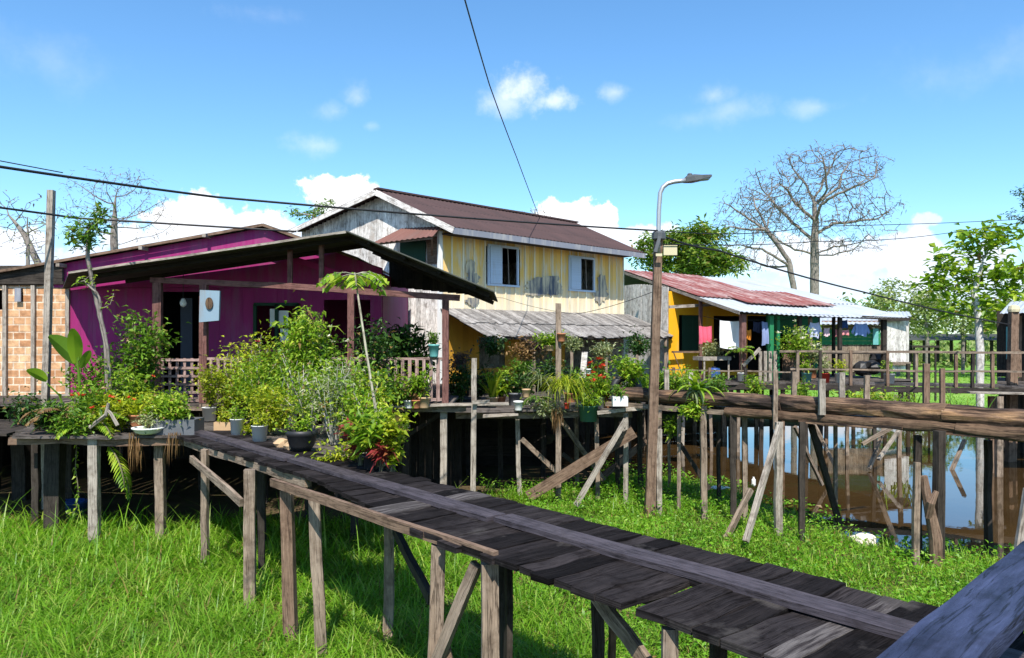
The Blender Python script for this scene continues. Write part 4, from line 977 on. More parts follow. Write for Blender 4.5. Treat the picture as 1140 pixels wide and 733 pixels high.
# faded wall painting: soft patches of blue-grey, no figure
def blotch(cx, cy, rx, ry, seed, squash=1.0):
    rs = random.Random(seed); pts = []
    for k in range(22):
        an = 2*math.pi*k/22; q = 1+.22*rs.uniform(-1, 1)+.12*math.sin(3*an+seed)
        pts.append(hit(cx+math.cos(an)*rx*q, cy+math.sin(an)*ry*q*squash, C0+nf*.03, nf))
    return pts
for k, (cx, cy, rx, ry) in enumerate(((524, 300, 5, 11), (527, 311, 8, 6), (606, 316, 19, 9), (598, 324, 13, 6), (617, 323, 10, 7), (670, 318, 5, 14), (668, 330, 8, 7), (526, 336, 7, 5))):
    m = MB(); m.poly(blotch(cx, cy, rx, ry, 3+k), nf*(.003+.0012*k)); m.build('painted_patch', MT['mural'], y2)
# gable wall
R0 = hit(418, 211, C0+ng*.4, ng); E0 = hit(505, 253, C0+ng*.4, ng); Lf = hit(320, 256.5, C0+ng*.4, ng)
tR = (R0-C0).dot(g_); tE = (E0-C0).dot(g_); tL = (Lf-C0).dot(g_)
def rake(t): return lerp(E0.z, R0.z, (t-tE)/(tR-tE)) if t < tR else lerp(R0.z, Lf.z, (t-tR)/(tL-tR))
GL = 5.25
m = MB(); plank_wall(m, G1, C0, 1.5, lambda u: rake(GL-u)-.1, .17, [], jit=.012, ends=.05); m.build('gable_wall', MT['gable'], y2)
m = MB(); plank_wall(m, C1, C1+g_*GL, 1.5, lambda u: rake(u)-.12, .25, gap=0.0); plank_wall(m, C1+g_*GL, G1, 1.5, rake(GL)-.1, .3, gap=0.0); m.build('rear_wall', MT['gable'], y2)
m = MB(); m.poly([C0+V((0, 0, 1.52))+g_*.1-nf*.1, C1+V((0, 0, 1.52))-nf*.1, C1+g_*5+V((0, 0, 1.52)), G1+V((0, 0, 1.52))], (0, 0, -.1)); m.poly([C0-nf*.1+V((0, 0, 6.25))+g_*.1, C1-nf*.1+V((0, 0, 6.25)), C1+g_*5+V((0, 0, 6.25)), G1+V((0, 0, 6.25))], (0, 0, -.05)); m.poly([C0-nf*.1+V((0, 0, 4.0))+g_*.1, C1-nf*.1+V((0, 0, 4.0)), C1+g_*5+V((0, 0, 4.0)), G1+V((0, 0, 4.0))], (0, 0, -.1)); m.build('floors', MT['under'], y2)
# roof
Ln = 9.25; dn = V((0, 0, -.02))
m = MB(); m.patch(lambda v: E0+a_*(Ln*v), lambda v: R0+a_*(Ln*v), 330, 2, .016, 55); m.patch(lambda v: Lf+a_*(Ln*v), lambda v: R0+a_*(Ln*v), 120, 2, .016, 40)
rf = m.build('roof', MT['roof_brown'], y2)
m = MB(); m.beam(R0+V((0, 0, -.09)), E0+V((0, 0, -.09)), .03, .17); m.build('bargeboard', MT['gable'], rf)
m = MB(); m.beam(R0+V((0, 0, -.09)), Lf+V((0, 0, -.09)), .03, .14); m.build('bargeboard', MT['gable'], rf)
m = MB(); m.beam(E0+dn*5, E0+a_*Ln+dn*5, .03, .17, seg=6, jit=.006); m.build('fascia', MT['grey_fascia'], rf)
m = MB(); m.beam(R0+V((0, 0, .02)), R0+a_*Ln+V((0, 0, .02)), .22, .05, seg=6, jit=.008); m.build('ridge_cap', MT['roof_brown'], rf)
m = MB(); q = C0+V((0, 0, 6.2)); m.poly([q+nf*.01, q+nf*.36, q+nf*.36+a_*L2, q+nf*.01+a_*L2], (0, 0, .03)); m.build('soffit', MT['post_dark'], rf)
# little rusty lean-to over the gable window
def gh(px, py, k=0.0): return hit(px, py, C0+ng*k, ng)
m = MB(); m.patch(lambda v: lerp(gh(412, 272, .8), gh(482, 263, .8), v), lambda v: lerp(gh(447, 254.5, .03), gh(491, 252, .03), v), 60, 1, .012, 12); m.build('lean_to_roof', MT['rust'], y2)
m = MB(); m.poly([gh(446, 294, .04), gh(474, 292, .04), gh(474, 268, .04), gh(446, 270, .04)], ng*.03); m.build('gable_shutter', MT['dark_green'], y2)
m = MB(); m.poly([gh(476, 294, .035), gh(491, 293, .035), gh(491, 263, .035), gh(476, 265, .035)], ng*.02); m.build('gable_panel', MT['brown'], y2)
m = MB(); m.beam(gh(416, 272, .72), gh(481, 265, .72), .05, .07); m.beam(gh(481, 266, .7), gh(481, 285, .02), .05, .05); m.build('lean_to_bracket', MT['brown'], y2)
# awning of grey boards
aw = MB(); A0 = hit(499, 343.5, C0, nf); A0.z = 4.1; 
def awp(u, w): return C0+a_*u+nf*w+V((0, 0, 4.12-.82*w/2.0))
n = 52
for i in range(n):
    u = -.05+(L2+.35)*(i+.5)/n; k = rr(-.03, .03)
    aw.beam(awp(u, .02), awp(u+k, 1.15+rr(-.05, .05))+V((0, 0, .035)), (L2+.4)/n*1.12, .018, up=V((0, 0, 1)), seg=2, jit=.006)
    aw.beam(awp(u, .9), awp(u+k, 2.02+rr(-.10, .10)), (L2+.4)/n*1.1, .018, up=V((0, 0, 1)), seg=2, jit=.008)
o = aw.build('awning', MT['awning'], y2)
m = MB(); m.beam(awp(.05, 1.92)-V((0, 0, .07)), awp(L2+.2, 1.92)-V((0, 0, .07)), .06, .08, seg=4, jit=.006); m.beam(awp(.05, 1.0)-V((0, 0, .06)), awp(L2+.2, 1.0)-V((0, 0, .06)), .06, .07)
for k in range(9): u = .1+k*(L2)/8; m.beam(awp(u, .03)-V((0, 0, .05)), awp(u, 1.95)-V((0, 0, .05)), .05, .05)
m.build('awning_frame', MT['under'], o)
for u in (1.9, 3.6, 5.3, 7.0, 8.7):
    m = MB(); p = awp(u, 1.88); m.beam(V((p.x, p.y, 1.5)), p-V((0, 0, .1)), .09, .09, seg=3, jit=.006); m.build('awning_post', MT['post'], y2)
# platform in front, stilts beneath
hp = thing('house_platform', 'plank platform on stilts full of potted plants before the yellow house', 'platform', (1.2, 18.5, 0))
PA, PB, PC, PD = V((-1.3, 16.45, 1.72)), V((2.5, 15.95, 1.80)), V((5.4, 27.0, 1.6)), V((-2.0, 21.9, 1.6))
m = MB(); v = 0.0
while v < 1: 
    j = rr(-.1, .1); p, q = lerp(PA, PD, v), lerp(PB, PC, v); d_ = (q-p).normalized(); m.beam(p+d_*(-.05+j), q+d_*rr(-.1, .1), .19, .045, seg=5, jit=.01); v += .032
m.build('deck', MT['deck_pale'], hp)
m = MB(); m.beam(PA-V((0, 0, .11))+V((.1, .1, 0)), PB-V((0, 0, .11))+V((0, .1, 0)), .09, .12, seg=5, jit=.012); m.build('edge_beam', MT['post'], hp)
m = MB(); m.beam(W(538, 463, 16.2), W(577, 461, 16.2), .3, .05, seg=3, jit=.008); m.beam(W(665, 460, 15.7), W(735, 452, 15.5), .07, .07, seg=3, jit=.008); m.build('shelf_board', MT['post_pale'], hp)
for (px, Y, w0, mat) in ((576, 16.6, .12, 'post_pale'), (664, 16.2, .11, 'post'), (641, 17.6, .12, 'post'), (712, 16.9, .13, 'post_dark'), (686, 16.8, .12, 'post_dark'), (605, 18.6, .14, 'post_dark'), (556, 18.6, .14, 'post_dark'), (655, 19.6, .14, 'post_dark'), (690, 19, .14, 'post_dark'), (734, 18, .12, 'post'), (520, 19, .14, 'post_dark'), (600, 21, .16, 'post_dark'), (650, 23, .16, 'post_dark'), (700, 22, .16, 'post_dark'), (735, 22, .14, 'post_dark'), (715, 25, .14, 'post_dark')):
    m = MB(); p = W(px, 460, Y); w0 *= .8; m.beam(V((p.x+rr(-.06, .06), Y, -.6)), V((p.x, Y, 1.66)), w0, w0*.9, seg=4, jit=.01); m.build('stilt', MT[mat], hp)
brace(W(581, 489, 16.5), W(625, 530, 16.7), .05, .10, 'post', hp); brace(W(625, 468, 16.9), W(672, 535, 17.2), .08, .10, 'post', hp); brace(W(660, 540, 18), W(720, 490, 18), .1, .14, 'brown', hp); brace(W(626, 505, 17), W(668, 540, 17), .06, .09, 'post_dark', hp)
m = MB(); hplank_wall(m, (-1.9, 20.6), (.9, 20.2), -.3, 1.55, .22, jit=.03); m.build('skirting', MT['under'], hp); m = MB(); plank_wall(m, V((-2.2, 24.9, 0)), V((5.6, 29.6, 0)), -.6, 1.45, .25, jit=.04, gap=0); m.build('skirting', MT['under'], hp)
# loose timber leaning below
def loose(name, label, p0, p1, w0, h0, mat, cat='plank'):
    m = MB(); m.beam(p0, p1, w0, h0, seg=5, jit=.006); o = m.build(name, MT[mat], origin=p0); tag(o, label, cat)
loose('leaning_plank', 'wide brown plank leaning up against the platform stilts', W(588, 553, 15.9), W(706, 481, 15.3), .05, .22, 'brown')
loose('leaning_pole', 'thin pale pole crossing in front of the leaning wide plank', W(641, 563, 15.0), W(697, 467, 15.2), .10, .08, 'post_pale', 'pole')
def pole(label, px0, py0, px1, Y, w0, mat, lo=-.6, extra=None):
    p1 = W(px0, py0, Y); q = W(px1, py0, Y); t = thing('wooden_pole', label, 'pole', V((q.x, Y, 0)))
    m = MB(); m.beam(V((q.x, Y, lo)), p1, w0, w0*.85, up=(0, -1, 0), seg=8, jit=.006); m.build('shaft', MT[mat], t)
    if extra: m = MB(); m.beam(*extra); m.build('cleat', MT[mat], t)
    return t
pole('pale square pole with a short crosspiece standing beside the porch corner', 528, 399, 526.5, 14.9, .10, 'post_pale', extra=(W(526, 448, 14.8), W(545, 447.5, 14.8), .06, .07))
pole('greenish weathered pole rising through the hanging plants before the grey awning', 621.5, 338, 621.5, 16.1, .11, 'post')
pole('tall bleached pole standing before the brick wall of the purple house', 57, 212, 47, 15.2, .12, 'post_pale', lo=-.5)

# ================================================================ laundry house (yellow and green)
C3 = V((7.0, 23.6, 0)); e_ = V((.95, .32, 0)).normalized(); d_ = V((-.32, .95, 0)).normalized()
l3 = thing('laundry_house', 'low yellow and green board house with a red and silver sheet roof', 'house', V((8.5, 27.5, 0)))
def L3(u, v, z): return C3+e_*u+d_*v+V((0, 0, z))
RD = 7.9
def rz(u, v): 
    zr = 5.95-.28*(u/6.4); ze = 4.08-.10*math.sin(math.pi*min(1, u/6.4))*.6-.02*u
    return lerp(ze, zr, v/RD)
def strip(u0, u1, v0, v1, lift=0.0):
    m_ = MB(); m_.patch(lambda x: L3(lerp(u0, u1, x), v0, rz(lerp(u0, u1, x), v0)+lift), lambda x: L3(lerp(u0, u1, x), v1, rz(lerp(u0, u1, x), v1)+lift), int((u1-u0)*26), 3, .014, (u1-u0)*5.5); return m_
m = strip(-.05, 6.5, -.05, 2.4); m.blocks += strip(3.3, 6.5, 2.3, RD, .03).blocks; ro = m.build('roof', MT['silver'], l3)
m = strip(-.08, 3.5, 2.2, RD+.05, .05); m.blocks += strip(3.45, 5.0, 1.6, 4.3, .07).blocks; m.blocks += strip(1.2, 3.7, 1.3, 2.5, .085).blocks; m.build('red_sheets', MT['red_roof'], ro)
m = MB(); m.patch(lambda x: L3(lerp(-.1, 6.5, x), RD+6, 4.3), lambda x: L3(lerp(-.1, 6.5, x), RD+.02, rz(lerp(-.1, 6.5, x), RD)), 60, 1, .014, 30); m.build('rear_slope', MT['silver'], ro)
m = MB(); m.beam(L3(-.06, 0, rz(0, 0)-.05), L3(-.06, RD, rz(0, RD)-.05), .03, .10); m.build('bargeboard', MT['post_pale'], ro)
m = MB(); m.beam(L3(4.6, -.02, 3.93), L3(6.5, -.02, 3.88), .05, .10); m.build('fascia', MT['post_dark'], ro)
m = MB()
for k in range(6): v = .15+k*1.5; m.beam(L3(0, v, rz(0, v)-.08), L3(6.4, v, rz(6.4, v)-.10), .06, .08)
m.build('purlins', MT['under'], ro)
DV = 4.0
def u3(px, v): k = (px-CX)/F; return (k*(C3.y+d_.y*v)-(C3.x+d_.x*v))/(e_.x-k*e_.y)
def z3(px, py, v): u = u3(px, v); return 3.3+(HY-py)/F*(C3+e_*u+d_*v).y
uy = u3(853, DV); ue = u3(913, DV)
ops = [(u3(760, DV), u3(779, DV), z3(768, 391, DV), z3(768, 351, DV)), (u3(797, DV), u3(826, DV), 2.05, z3(810, 352, DV)), (u3(834, DV), u3(850, DV), 2.0, z3(840, 352, DV))]
m = MB(); c0, c1 = L3(u3(744.5, DV), DV, 0), L3(uy, DV, 0); o0 = u3(744.5, DV)
plank_wall(m, c0, c1, 1.75, lambda u: rz(u+o0, DV)-.12, .2, [(a-o0, b-o0, c, d) for a, b, c, d in ops], jit=.003, gap=.003); m.build('yellow_wall', MT['bright_yellow'], l3)
m = MB(); c0, c1 = L3(uy, DV, 0), L3(ue, DV, 0); plank_wall(m, c0, c1, 1.75, lambda u: rz(u+uy, DV)-.12, .2, [(u3(866, DV)-uy, u3(880, DV)-uy, 1.95, 3.4)], jit=.003, gap=.003); m.build('green_wall', MT['green'], l3)
m = MB(); p = [L3(ops[0][0], DV+.03, ops[0][2]), L3(ops[0][1], DV+.03, ops[0][2]), L3(ops[0][1], DV+.03, ops[0][3]), L3(ops[0][0], DV+.03, ops[0][3])]; m.poly(p, d_*.03); m.build('window', MT['dark_green'], l3)
m = MB(); plank_wall(m, L3(o0, RD+3, 0), L3(o0, DV+.05, 0), 1.3, lambda u: lerp(4.9, rz(o0, DV), min(1, max(0, u/6.9)))+.35*math.sin(min(math.pi, u/6.9*math.pi)), .22, [], jit=.01); m.build('side_wall', MT['gable'], l3)
m = MB(); wall(m, L3(ue, DV, 0), L3(ue, RD+3, 0), 1.7, 4.6, [], .1); wall(m, L3(ue, RD+3, 0), L3(o0, RD+3, 0), 1.7, 4.6, [], .1); m.build('rear_wall', MT['dark_green'], l3)
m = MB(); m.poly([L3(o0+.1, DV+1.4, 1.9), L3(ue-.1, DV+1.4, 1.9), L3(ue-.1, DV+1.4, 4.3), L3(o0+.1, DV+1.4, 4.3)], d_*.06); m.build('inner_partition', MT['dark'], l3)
m = MB(); v = -.1
while v < DV+2: m.beam(L3(-1.0, v, 1.87), L3(6.5, v, 1.87), .19, .05, seg=3, jit=.006); v += .2
m.build('floor', MT['deck_pale'], l3)
m = MB(); m.beam(L3(-1.0, -.1, 1.76), L3(6.5, -.1, 1.76), .08, .15, seg=5, jit=.008); m.build('floor_beam', MT['post_dark'], l3)
m = MB(); m.beam(L3(u3(745, 2.6), 2.6, z3(745, 342, 2.6)), L3(u3(800, 2.6), 2.6, z3(800, 339, 2.6)), .07, .10); m.build('tie_beam', MT['post_pale'], l3)
for px, v, mat, w0 in ((780, 2.4, 'redwood', .10), (827, .25, 'redwood', .17), (858, .25, 'green', .14), (866, .4, 'green', .10), (890, .25, 'post_dark', .12), (902, .4, 'post', .10), (935, .25, 'post_dark', .12), (984, .25, 'post_dark', .15), (928, 2.5, 'post_dark', .10)):
    m = MB(); u = u3(px, v); m.beam(L3(u, v, 1.9), L3(u, v, rz(u, v)-.05), w0, w0*.8, up=-d_, seg=3, jit=.004); m.build('porch_post', MT[mat], l3)
m = MB(); m.beam(L3(u3(748, 2.4), 2.4, z3(748, 392, 2.4)), L3(u3(782, 2.4), 2.4, z3(782, 392, 2.4)), .05, .06); m.beam(L3(u3(750, 2.4), 2.4, z3(750, 393, 2.4)), L3(u3(762, 2.4), 2.4, z3(762, 424, 2.4)), .03, .04); m.build('railing', MT['brown'], l3)
m = MB(); m.beam(L3(u3(870, .2), .2, z3(870, 393, .2)), L3(u3(985, .2), .2, z3(985, 393, .2)), .05, .07, seg=5, jit=.006); m.build('railing', MT['post_dark'], l3)
m = MB()
for px in (846.5, 852, 857.5, 863): u = u3(px, .1); m.beam(L3(u, .1, 1.9), L3(u, .1, 2.85), .11, .03, up=-d_)
m.build('fence_panel', MT['post_pale'], l3)
m = MB()
for px in (874, 880, 886, 893, 900): u = u3(px, .6); m.beam(L3(u, .6, 1.9), L3(u, .6, 2.75), .2, .03, up=-d_)
m.build('low_panel', MT['brown'], l3)
for k in range(14):
    u = rr(-.8, 6.4); v = rr(.2, 7); m = MB(); m.beam(L3(u+rr(-.1, .1), v, -1.0), L3(u, v, 1.84), .13, .12, seg=3, jit=.01); m.build('stilt', MT[R.choice(['post_dark', 'post', 'post_dark'])], l3)
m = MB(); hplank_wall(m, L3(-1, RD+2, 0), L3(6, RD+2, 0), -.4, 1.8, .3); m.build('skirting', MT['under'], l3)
# laundry line and clothes
def cloth(name, label, cat, x0, x1, y0, y1, v, mat, wav=3, sh=0.0, sleeves=False):
    u0, u1 = u3(x0, v), u3(x1, v); zt, zb = z3((x0+x1)/2, y0, v), z3((x0+x1)/2, y1, v); ph = rr(0, 6)
    m = MB(); nu, nv = 14, 8; vs = []; uv = []
    for k in (0, 1):
        for j in range(nv+1):
            for i in range(nu+1):
                x = i/nu; y = j/nv; wd = 1-.12*y*sh
                vs.append(L3(lerp(u0, u1, .5+(x-.5)*wd), v+(.035*math.sin(x*wav*2*math.pi+ph)*(.35+y))+.012*k+.02*math.sin(y*4+ph), lerp(zt, zb, y)-.03*math.sin(math.pi*x)*(1-y)-.03*y*math.sin(x*5+ph)))
    q = (nu+1)*(nv+1); fs = []
    for j in range(nv):
        for i in range(nu):
            a = j*(nu+1)+i; fs += [(a, a+1, a+nu+2, a+nu+1), (q+a+nu+1, q+a+nu+2, q+a+1, q+a)]
    m.add(vs, fs)
    if sleeves:
        w0 = (u1-u0)
        for sg, uu in ((-1, u0), (1, u1)): m.poly([L3(uu, v, zt-.02), L3(uu+sg*w0*.32, v, zt-.30), L3(uu+sg*w0*.14, v, zt-.38), L3(uu, v, zt-.24)], d_*.02)
    o = m.build(name, mat, origin=L3((u0+u1)/2, v, zt), smooth=True); tag(o, label, cat, 'washing on the porch line')
def fab(n, c): return plain(n, c, .9, 0, .12, .1)
ln = MB(); ln.tube([L3(u3(782, 2.3), 2.3, z3(782, 352, 2.3)), L3(u3(805, 1.2), 1.2, z3(805, 357, 1.2)), L3(u3(827, .35), .35, z3(827, 357, .35)), L3(u3(860, .35), .35, z3(860, 356, .35)), L3(u3(935, .35), .35, z3(935, 353, .35)), L3(u3(983, .35), .35, z3(983, 354, .35))], [.008]*6, 5)
o = ln.build('washing_line', MT['cable'], origin=L3(2, 1, 3.6)); tag(o, 'thin dark washing line strung between the porch posts', 'washing line')
cloth('towel', 'pink towel folded low over the washing line by the red-brown post', 'towel', 779, 793, 363, 382, 1.6, fab('pink_cloth', (.62, .10, .16)))
cloth('sheet', 'large plain white sheet hanging square in the yellow porch', 'sheet', 801, 828, 357, 388, .6, fab('white_cloth', (.80, .79, .80)), 2)
cloth('cloth', 'small orange cloth hanging beside the big white sheet', 'cloth', 829, 836, 367, 378, .5, fab('orange_cloth', (.62, .22, .03)))
cloth('trousers', 'faded blue trousers hanging beside the green porch post', 'trousers', 849, 857, 358, 384, .3, fab('denim_cloth', (.20, .25, .42)), 2)
cloth('dark_cloth', 'dark navy cloth hanging between the orange cloth and blue trousers', 'cloth', 838, 848, 358, 370, .5, fab('navy_cloth', (.03, .035, .07)))
cloth('shirt', 'pale lilac shirt hanging against the green wall', 'shirt', 902, 912, 359, 376, .35, fab('lilac_cloth', (.50, .52, .68)), 2, sleeves=True)
cloth('vest', 'small pale pink vest hanging next to the lilac shirt', 'vest', 917, 923, 365, 374, .35, fab('pale_pink_cloth', (.62, .46, .50)))
cloth('shorts', 'coral pink shorts with blue trim on the line before the green panel', 'shorts', 931, 946, 367, 374, .35, fab('coral_cloth', (.66, .24, .24)), 3)
cloth('blouse', 'dark blue blouse hanging above the coral shorts', 'blouse', 936, 944, 356, 366, .5, fab('deep_blue_cloth', (.04, .09, .25)))
cloth('blue_shirt', 'light blue shirt hanging at the open end of the porch', 'shirt', 952, 965, 360, 374, .35, fab('blue_cloth', (.22, .32, .58)), 2, sleeves=True)
m = MB()
for k in range(7): c = L3(u3(rr(958, 978), .8), .8+rr(-.2, .2), 2.15+rr(0, .5)); m.lathe(c, [(.05, -.22), (.22, -.16), (.28, 0), (.2, .16), (.06, .24)], 9, wob=.2)
o = m.build('rubbish_bags', MT['black'], origin=L3(5.4, .8, 1.9)); tag(o, 'heap of black plastic sacks piled behind the porch railing', 'sacks', kind='stuff')

# ================================================================ small buildings behind
f4 = thing('green_shack', 'small grey plank shack with a green lower wall seen past the laundry porch', 'shack', W(970, 400, 37))
Y4 = 37.0
m = MB(); plank_wall(m, W(985, 0, Y4), W(1012, 0, Y4+1), 1.7, lambda u: 4.35-.05*u, .25); m.build('side_wall', MT['gable'], f4)
m = MB(); hplank_wall(m, W(915, 0, Y4+.2), W(985, 0, Y4+.2), Z(368, Y4), Z(357, Y4), .12); m.build('upper_wall', MT['brown'], f4)
m = MB(); hplank_wall(m, W(915, 0, Y4+.15), W(980, 0, Y4+.15), Z(384, Y4), Z(367, Y4), .2); m.build('green_wall', MT['green'], f4)
m = MB(); plank_wall(m, W(915, 0, Y4+.2), W(985, 0, Y4+.2), 1.6, Z(383, Y4), .25); m.build('base_wall', MT['post'], f4)
m = MB(); m.patch(lambda v: lerp(W(905, 361, Y4-.6), W(978, 361, Y4-.6), v), lambda v: lerp(W(905, 351, Y4+3), W(985, 350, Y4+3), v), 60, 1, .02, 14); m.patch(lambda v: lerp(W(980, 354, Y4-.5), W(1015, 352, Y4+.6), v), lambda v: lerp(W(980, 347, Y4+3), W(1012, 347, Y4+3), v), 30, 1, .02, 8); m.build('roof', MT['silver'], f4)
m = MB(); m.beam(W(978, 356, Y4-.3), W(1013, 355, Y4+.5), .06, .2); m.build('eave_board', MT['post_dark'], f4)
m = MB(); m.beam(W(985, 405, Y4-.1), W(1013, 405, Y4+.9), .1, .16); m.build('floor_beam', MT['post'], f4)
for px in (920, 950, 985, 1011): m = MB(); m.beam(W(px, 460, Y4+.3), W(px, 405, Y4+.3), .14, .14); m.build('stilt', MT['post_dark'], f4)
for (x0, x1, y0, y1) in ((972, 978, 366, 384),): m = MB(); m.poly([W(x0, y1, Y4+.05), W(x1, y1, Y4+.05), W(x1, y0, Y4+.05), W(x0, y0, Y4+.05)], (0, .05, 0)); m.build('door', MT['pot_teal'], f4)
r5 = thing('edge_shack', 'dark open shack with a bluish sheet roof at the picture edge', 'shack', W(1160, 425, 24))
m = MB(); m.patch(lambda v: lerp(W(1113, 349, 23.0), W(1250, 345, 21.5), v), lambda v: lerp(W(1125, 336, 27), W(1250, 332, 26), v), 60, 1, .014, 22); m.build('roof', MT['silver'], r5)
m = MB(); plank_wall(m, W(1119, 0, 24), W(1128, 0, 23.8), 1.9, 4.0, .14); m.build('wall', MT['post_dark'], r5); m = MB(); plank_wall(m, W(1134, 0, 23.8), W(1250, 0, 22), 1.9, 2.75, .2); m.build('wall', MT['post_dark'], r5); m = MB(); plank_wall(m, W(1110, 0, 27), W(1250, 0, 26), 1.9, 4.2, .2); m.build('wall', MT['post_dark'], r5)
m = MB(); m.poly([W(1121, 400, 23.7), W(1128, 400, 23.7), W(1128, 364, 23.7), W(1121, 364, 23.7)], (0, .04, 0)); m.build('panel', MT['pot_teal'], r5)
m = MB(); m.beam(W(1134, 420, 23.4), W(1134, 352, 23.4), .12, .1, up=(0, -1, 0)); m.build('post', MT['brown'], r5)
m = MB(); m.poly([W(1110, 426, 23), W(1250, 426, 21.5), W(1250, 424, 27), W(1110, 420, 28)], (0, 0, -.1)); m.build('floor', MT['deck_pale'], r5)
for px, Y in ((1116, 24), (1140, 23.5), (1135, 26), (1175, 23)): m = MB(); p = W(px, 425, Y); m.beam(V((p.x, p.y, -1)), p-V((0, 0, .12)), .16, .15); m.build('stilt', MT['post_dark'], r5)
s6 = thing('long_shed', 'long low far shed with a thin dark roof beyond the meadow', 'shed', W(1060, 385, 72))
m = MB(); m.patch(lambda v: lerp(W(1008, 379, 70), W(1122, 379, 70), v), lambda v: lerp(W(1012, 372, 75), W(1118, 372, 75), v), 40, 1, .02, 20); m.build('roof', MT['old_roof'], s6)
for px in range(1014, 1122, 15): m = MB(); m.beam(W(px, 403, 72), W(px, 377, 72), .22, .2); m.build('post', MT['post_dark'], s6)
tb = thing('field_table', 'small dark table standing on the meadow behind the far walkway', 'table', W(1026, 415, 40))
m = MB(); m.box(W(1026, 386, 40), (1.4, .8, .10)); m.build('tabletop', MT['post_dark'], tb)
for dx, dy in ((-.55, -.3), (.55, -.3), (-.55, .3), (.55, .3)): m = MB(); p = W(1026, 386, 40)+V((dx, dy, 0)); m.beam(V((p.x, p.y, 0)), p-V((0, 0, .05)), .08, .08); m.build('leg', MT['post_dark'], tb)
# ================================================================ street lamp, cables
LY = 14.5
lp = thing('street_lamp', 'street lamp on a square weathered timber post with a curved steel arm', 'street lamp', W(722, 590, LY))
m = MB(); q = W(722.5, 300, LY); m.beam(V((q.x, LY, -.5)), W(733, 266, LY), .18, .17, up=(0, -1, 0), seg=10, jit=.007, taper=.8); m.build('post', MT['brown'], lp)
m = MB(); m.beam(V((W(733.5, 400, LY).x, LY+.03, -.5)), W(733.5, 478, LY+.03), .10, .10, up=(0, -1, 0), seg=4, jit=.006); m.build('side_prop', MT['post_pale'], lp)
m = MB(); pts = [(733.5, 285), (733, 262), (733.5, 235), (735, 215), (738, 208.5), (743, 204.5), (750, 202.5), (757, 201.7), (763, 201)]; m.tube([W(x, y, LY-.04) for x, y in pts], [.042]*9, 8); m.build('arm', MT['steel'], lp, smooth=True)
hd = MB()
for (x, w, hh, y) in ():
    pass
secs = [(761, 201.5, .09, .07), (764, 199.8, .16, .12), (772, 198.8, .26, .13), (780, 198.2, .28, .09), (791, 196.6, .22, .05)]
vs = []; fs = []
for (px, py, wy, hz) in secs:
    c = W(px, py, LY)
    for (sy, sz) in ((-1, -.5), (1, -.5), (1, .2), (.55, .5), (-.55, .5), (-1, .2)): vs.append(c+V((0, sy*wy/2, sz*hz)))
for i in range(len(secs)-1):
    for j in range(6): fs.append((i*6+j, i*6+(j+1) % 6, (i+1)*6+(j+1) % 6, (i+1)*6+j))
fs.append(tuple(range(5, -1, -1))); fs.append(tuple(range(24, 30))); hd.add(vs, fs); ho_ = hd.build('lamp_head', MT['lamp_grey'], lp)
m = MB(); c = W(768, 196.3, LY); m.lathe(c, [(.05, -.03), (.05, .03), (.035, .05), (.01, .055)], 10); m.build('light_sensor', MT['lamp_grey'], ho_)
m = MB(); c = W(782, 200.3, LY)-V((0, 0, .012)); m.poly([c+V((-.13, -.1, 0)), c+V((.13, -.1, .03)), c+V((.13, .1, .03)), c+V((-.13, .1, 0))], (0, 0, -.012)); m.build('lens', MT['blue_white'], ho_)
m = MB(); m.beam(W(729.5, 281, LY-.18), W(735.5, 259, LY-.14), .06, .05, up=(0, -1, 0)); m.lathe(W(733.5, 258, LY-.05), [(.11, -.16), (.13, -.14), (.13, -.03), (.10, 0)], 10); m.build('clamp', MT['lamp_grey'], lp)
m = MB(); m.beam(W(730, 284, LY-.2), W(737, 284, LY-.2), .03, .05); c = W(746, 279, LY-.18); m.box(c, (.25, .06, .18)); m.beam(c+V((-.125, -.04, .085)), c+V((.125, -.04, .085)), .02, .012); m.build('plate', MT['cream_plate'], lp)
shr_ = None
def cable(label, pts, r, name='cable', sag=0.0, n=24):
    """cable through world points; each span sags"""
    P = []
    for a, b in zip(pts[:-1], pts[1:]):
        for i in range(n): t = i/n; P.append(lerp(a, b, t)-V((0, 0, sag*4*t*(1-t))))
    P.append(pts[-1]); m = MB(); m.tube(P, [r]*len(P), 6); o = m.build(name, MT['cable'], origin=pts[0]); return tag(o, label, 'cable')
cable('thick black cable sagging across the sky from the upper left to the street lamp', [W(-420, 118, 5.6), W(240, 219.5, 10.2), W(732, 257, LY-.1)], .016, sag=.03)
cable('second thinner cable just above the thick cable at the left edge', [W(-420, 100, 5.8), W(70, 192.5, 8.5)], .006, sag=.0)
cable('thin black cable running past the bleached pole over the purple roof', [W(-420, 175, 9.5), W(57, 239, 15.0), W(85, 243, 15.4), W(330, 258, 17)], .022)
cable('single dark wire dropping steeply from the top of the sky to the brown roof', [W(505, -45, 9.0), W(545, 95, 13.5), W(575, 175, 18), W(602, 246, 28.2)], .011, sag=.02)
cable('heavy dark cable falling from the street lamp over the silver roof', [W(735, 262, LY), W(800, 279, 15.5), W(960, 325, 18.5), W(1126, 362, 21.9)], .018, sag=.04)
cable('upper thin wire running from the street lamp across to the right treetops', [W(735, 257, LY), W(905, 252, 20), W(1260, 234, 30)], .011, sag=.12)
cable('lower thin wire sloping behind the bare tree to the right treetops', [W(738, 272, LY+.1), W(905, 269, 20), W(1030, 263, 25), W(1260, 228, 34)], .011, sag=.05)
cable('slack grey wire hanging across the front of the yellow upper wall', [W(492, 320, 21.7), W(560, 332, 22.0), W(640, 350, 19), W(727, 325, LY)], .006, sag=.05)
ep = thing('utility_pole', 'weathered pole with a yellowish cap before the dark edge shack', 'pole', W(1127, 430, 21.9))
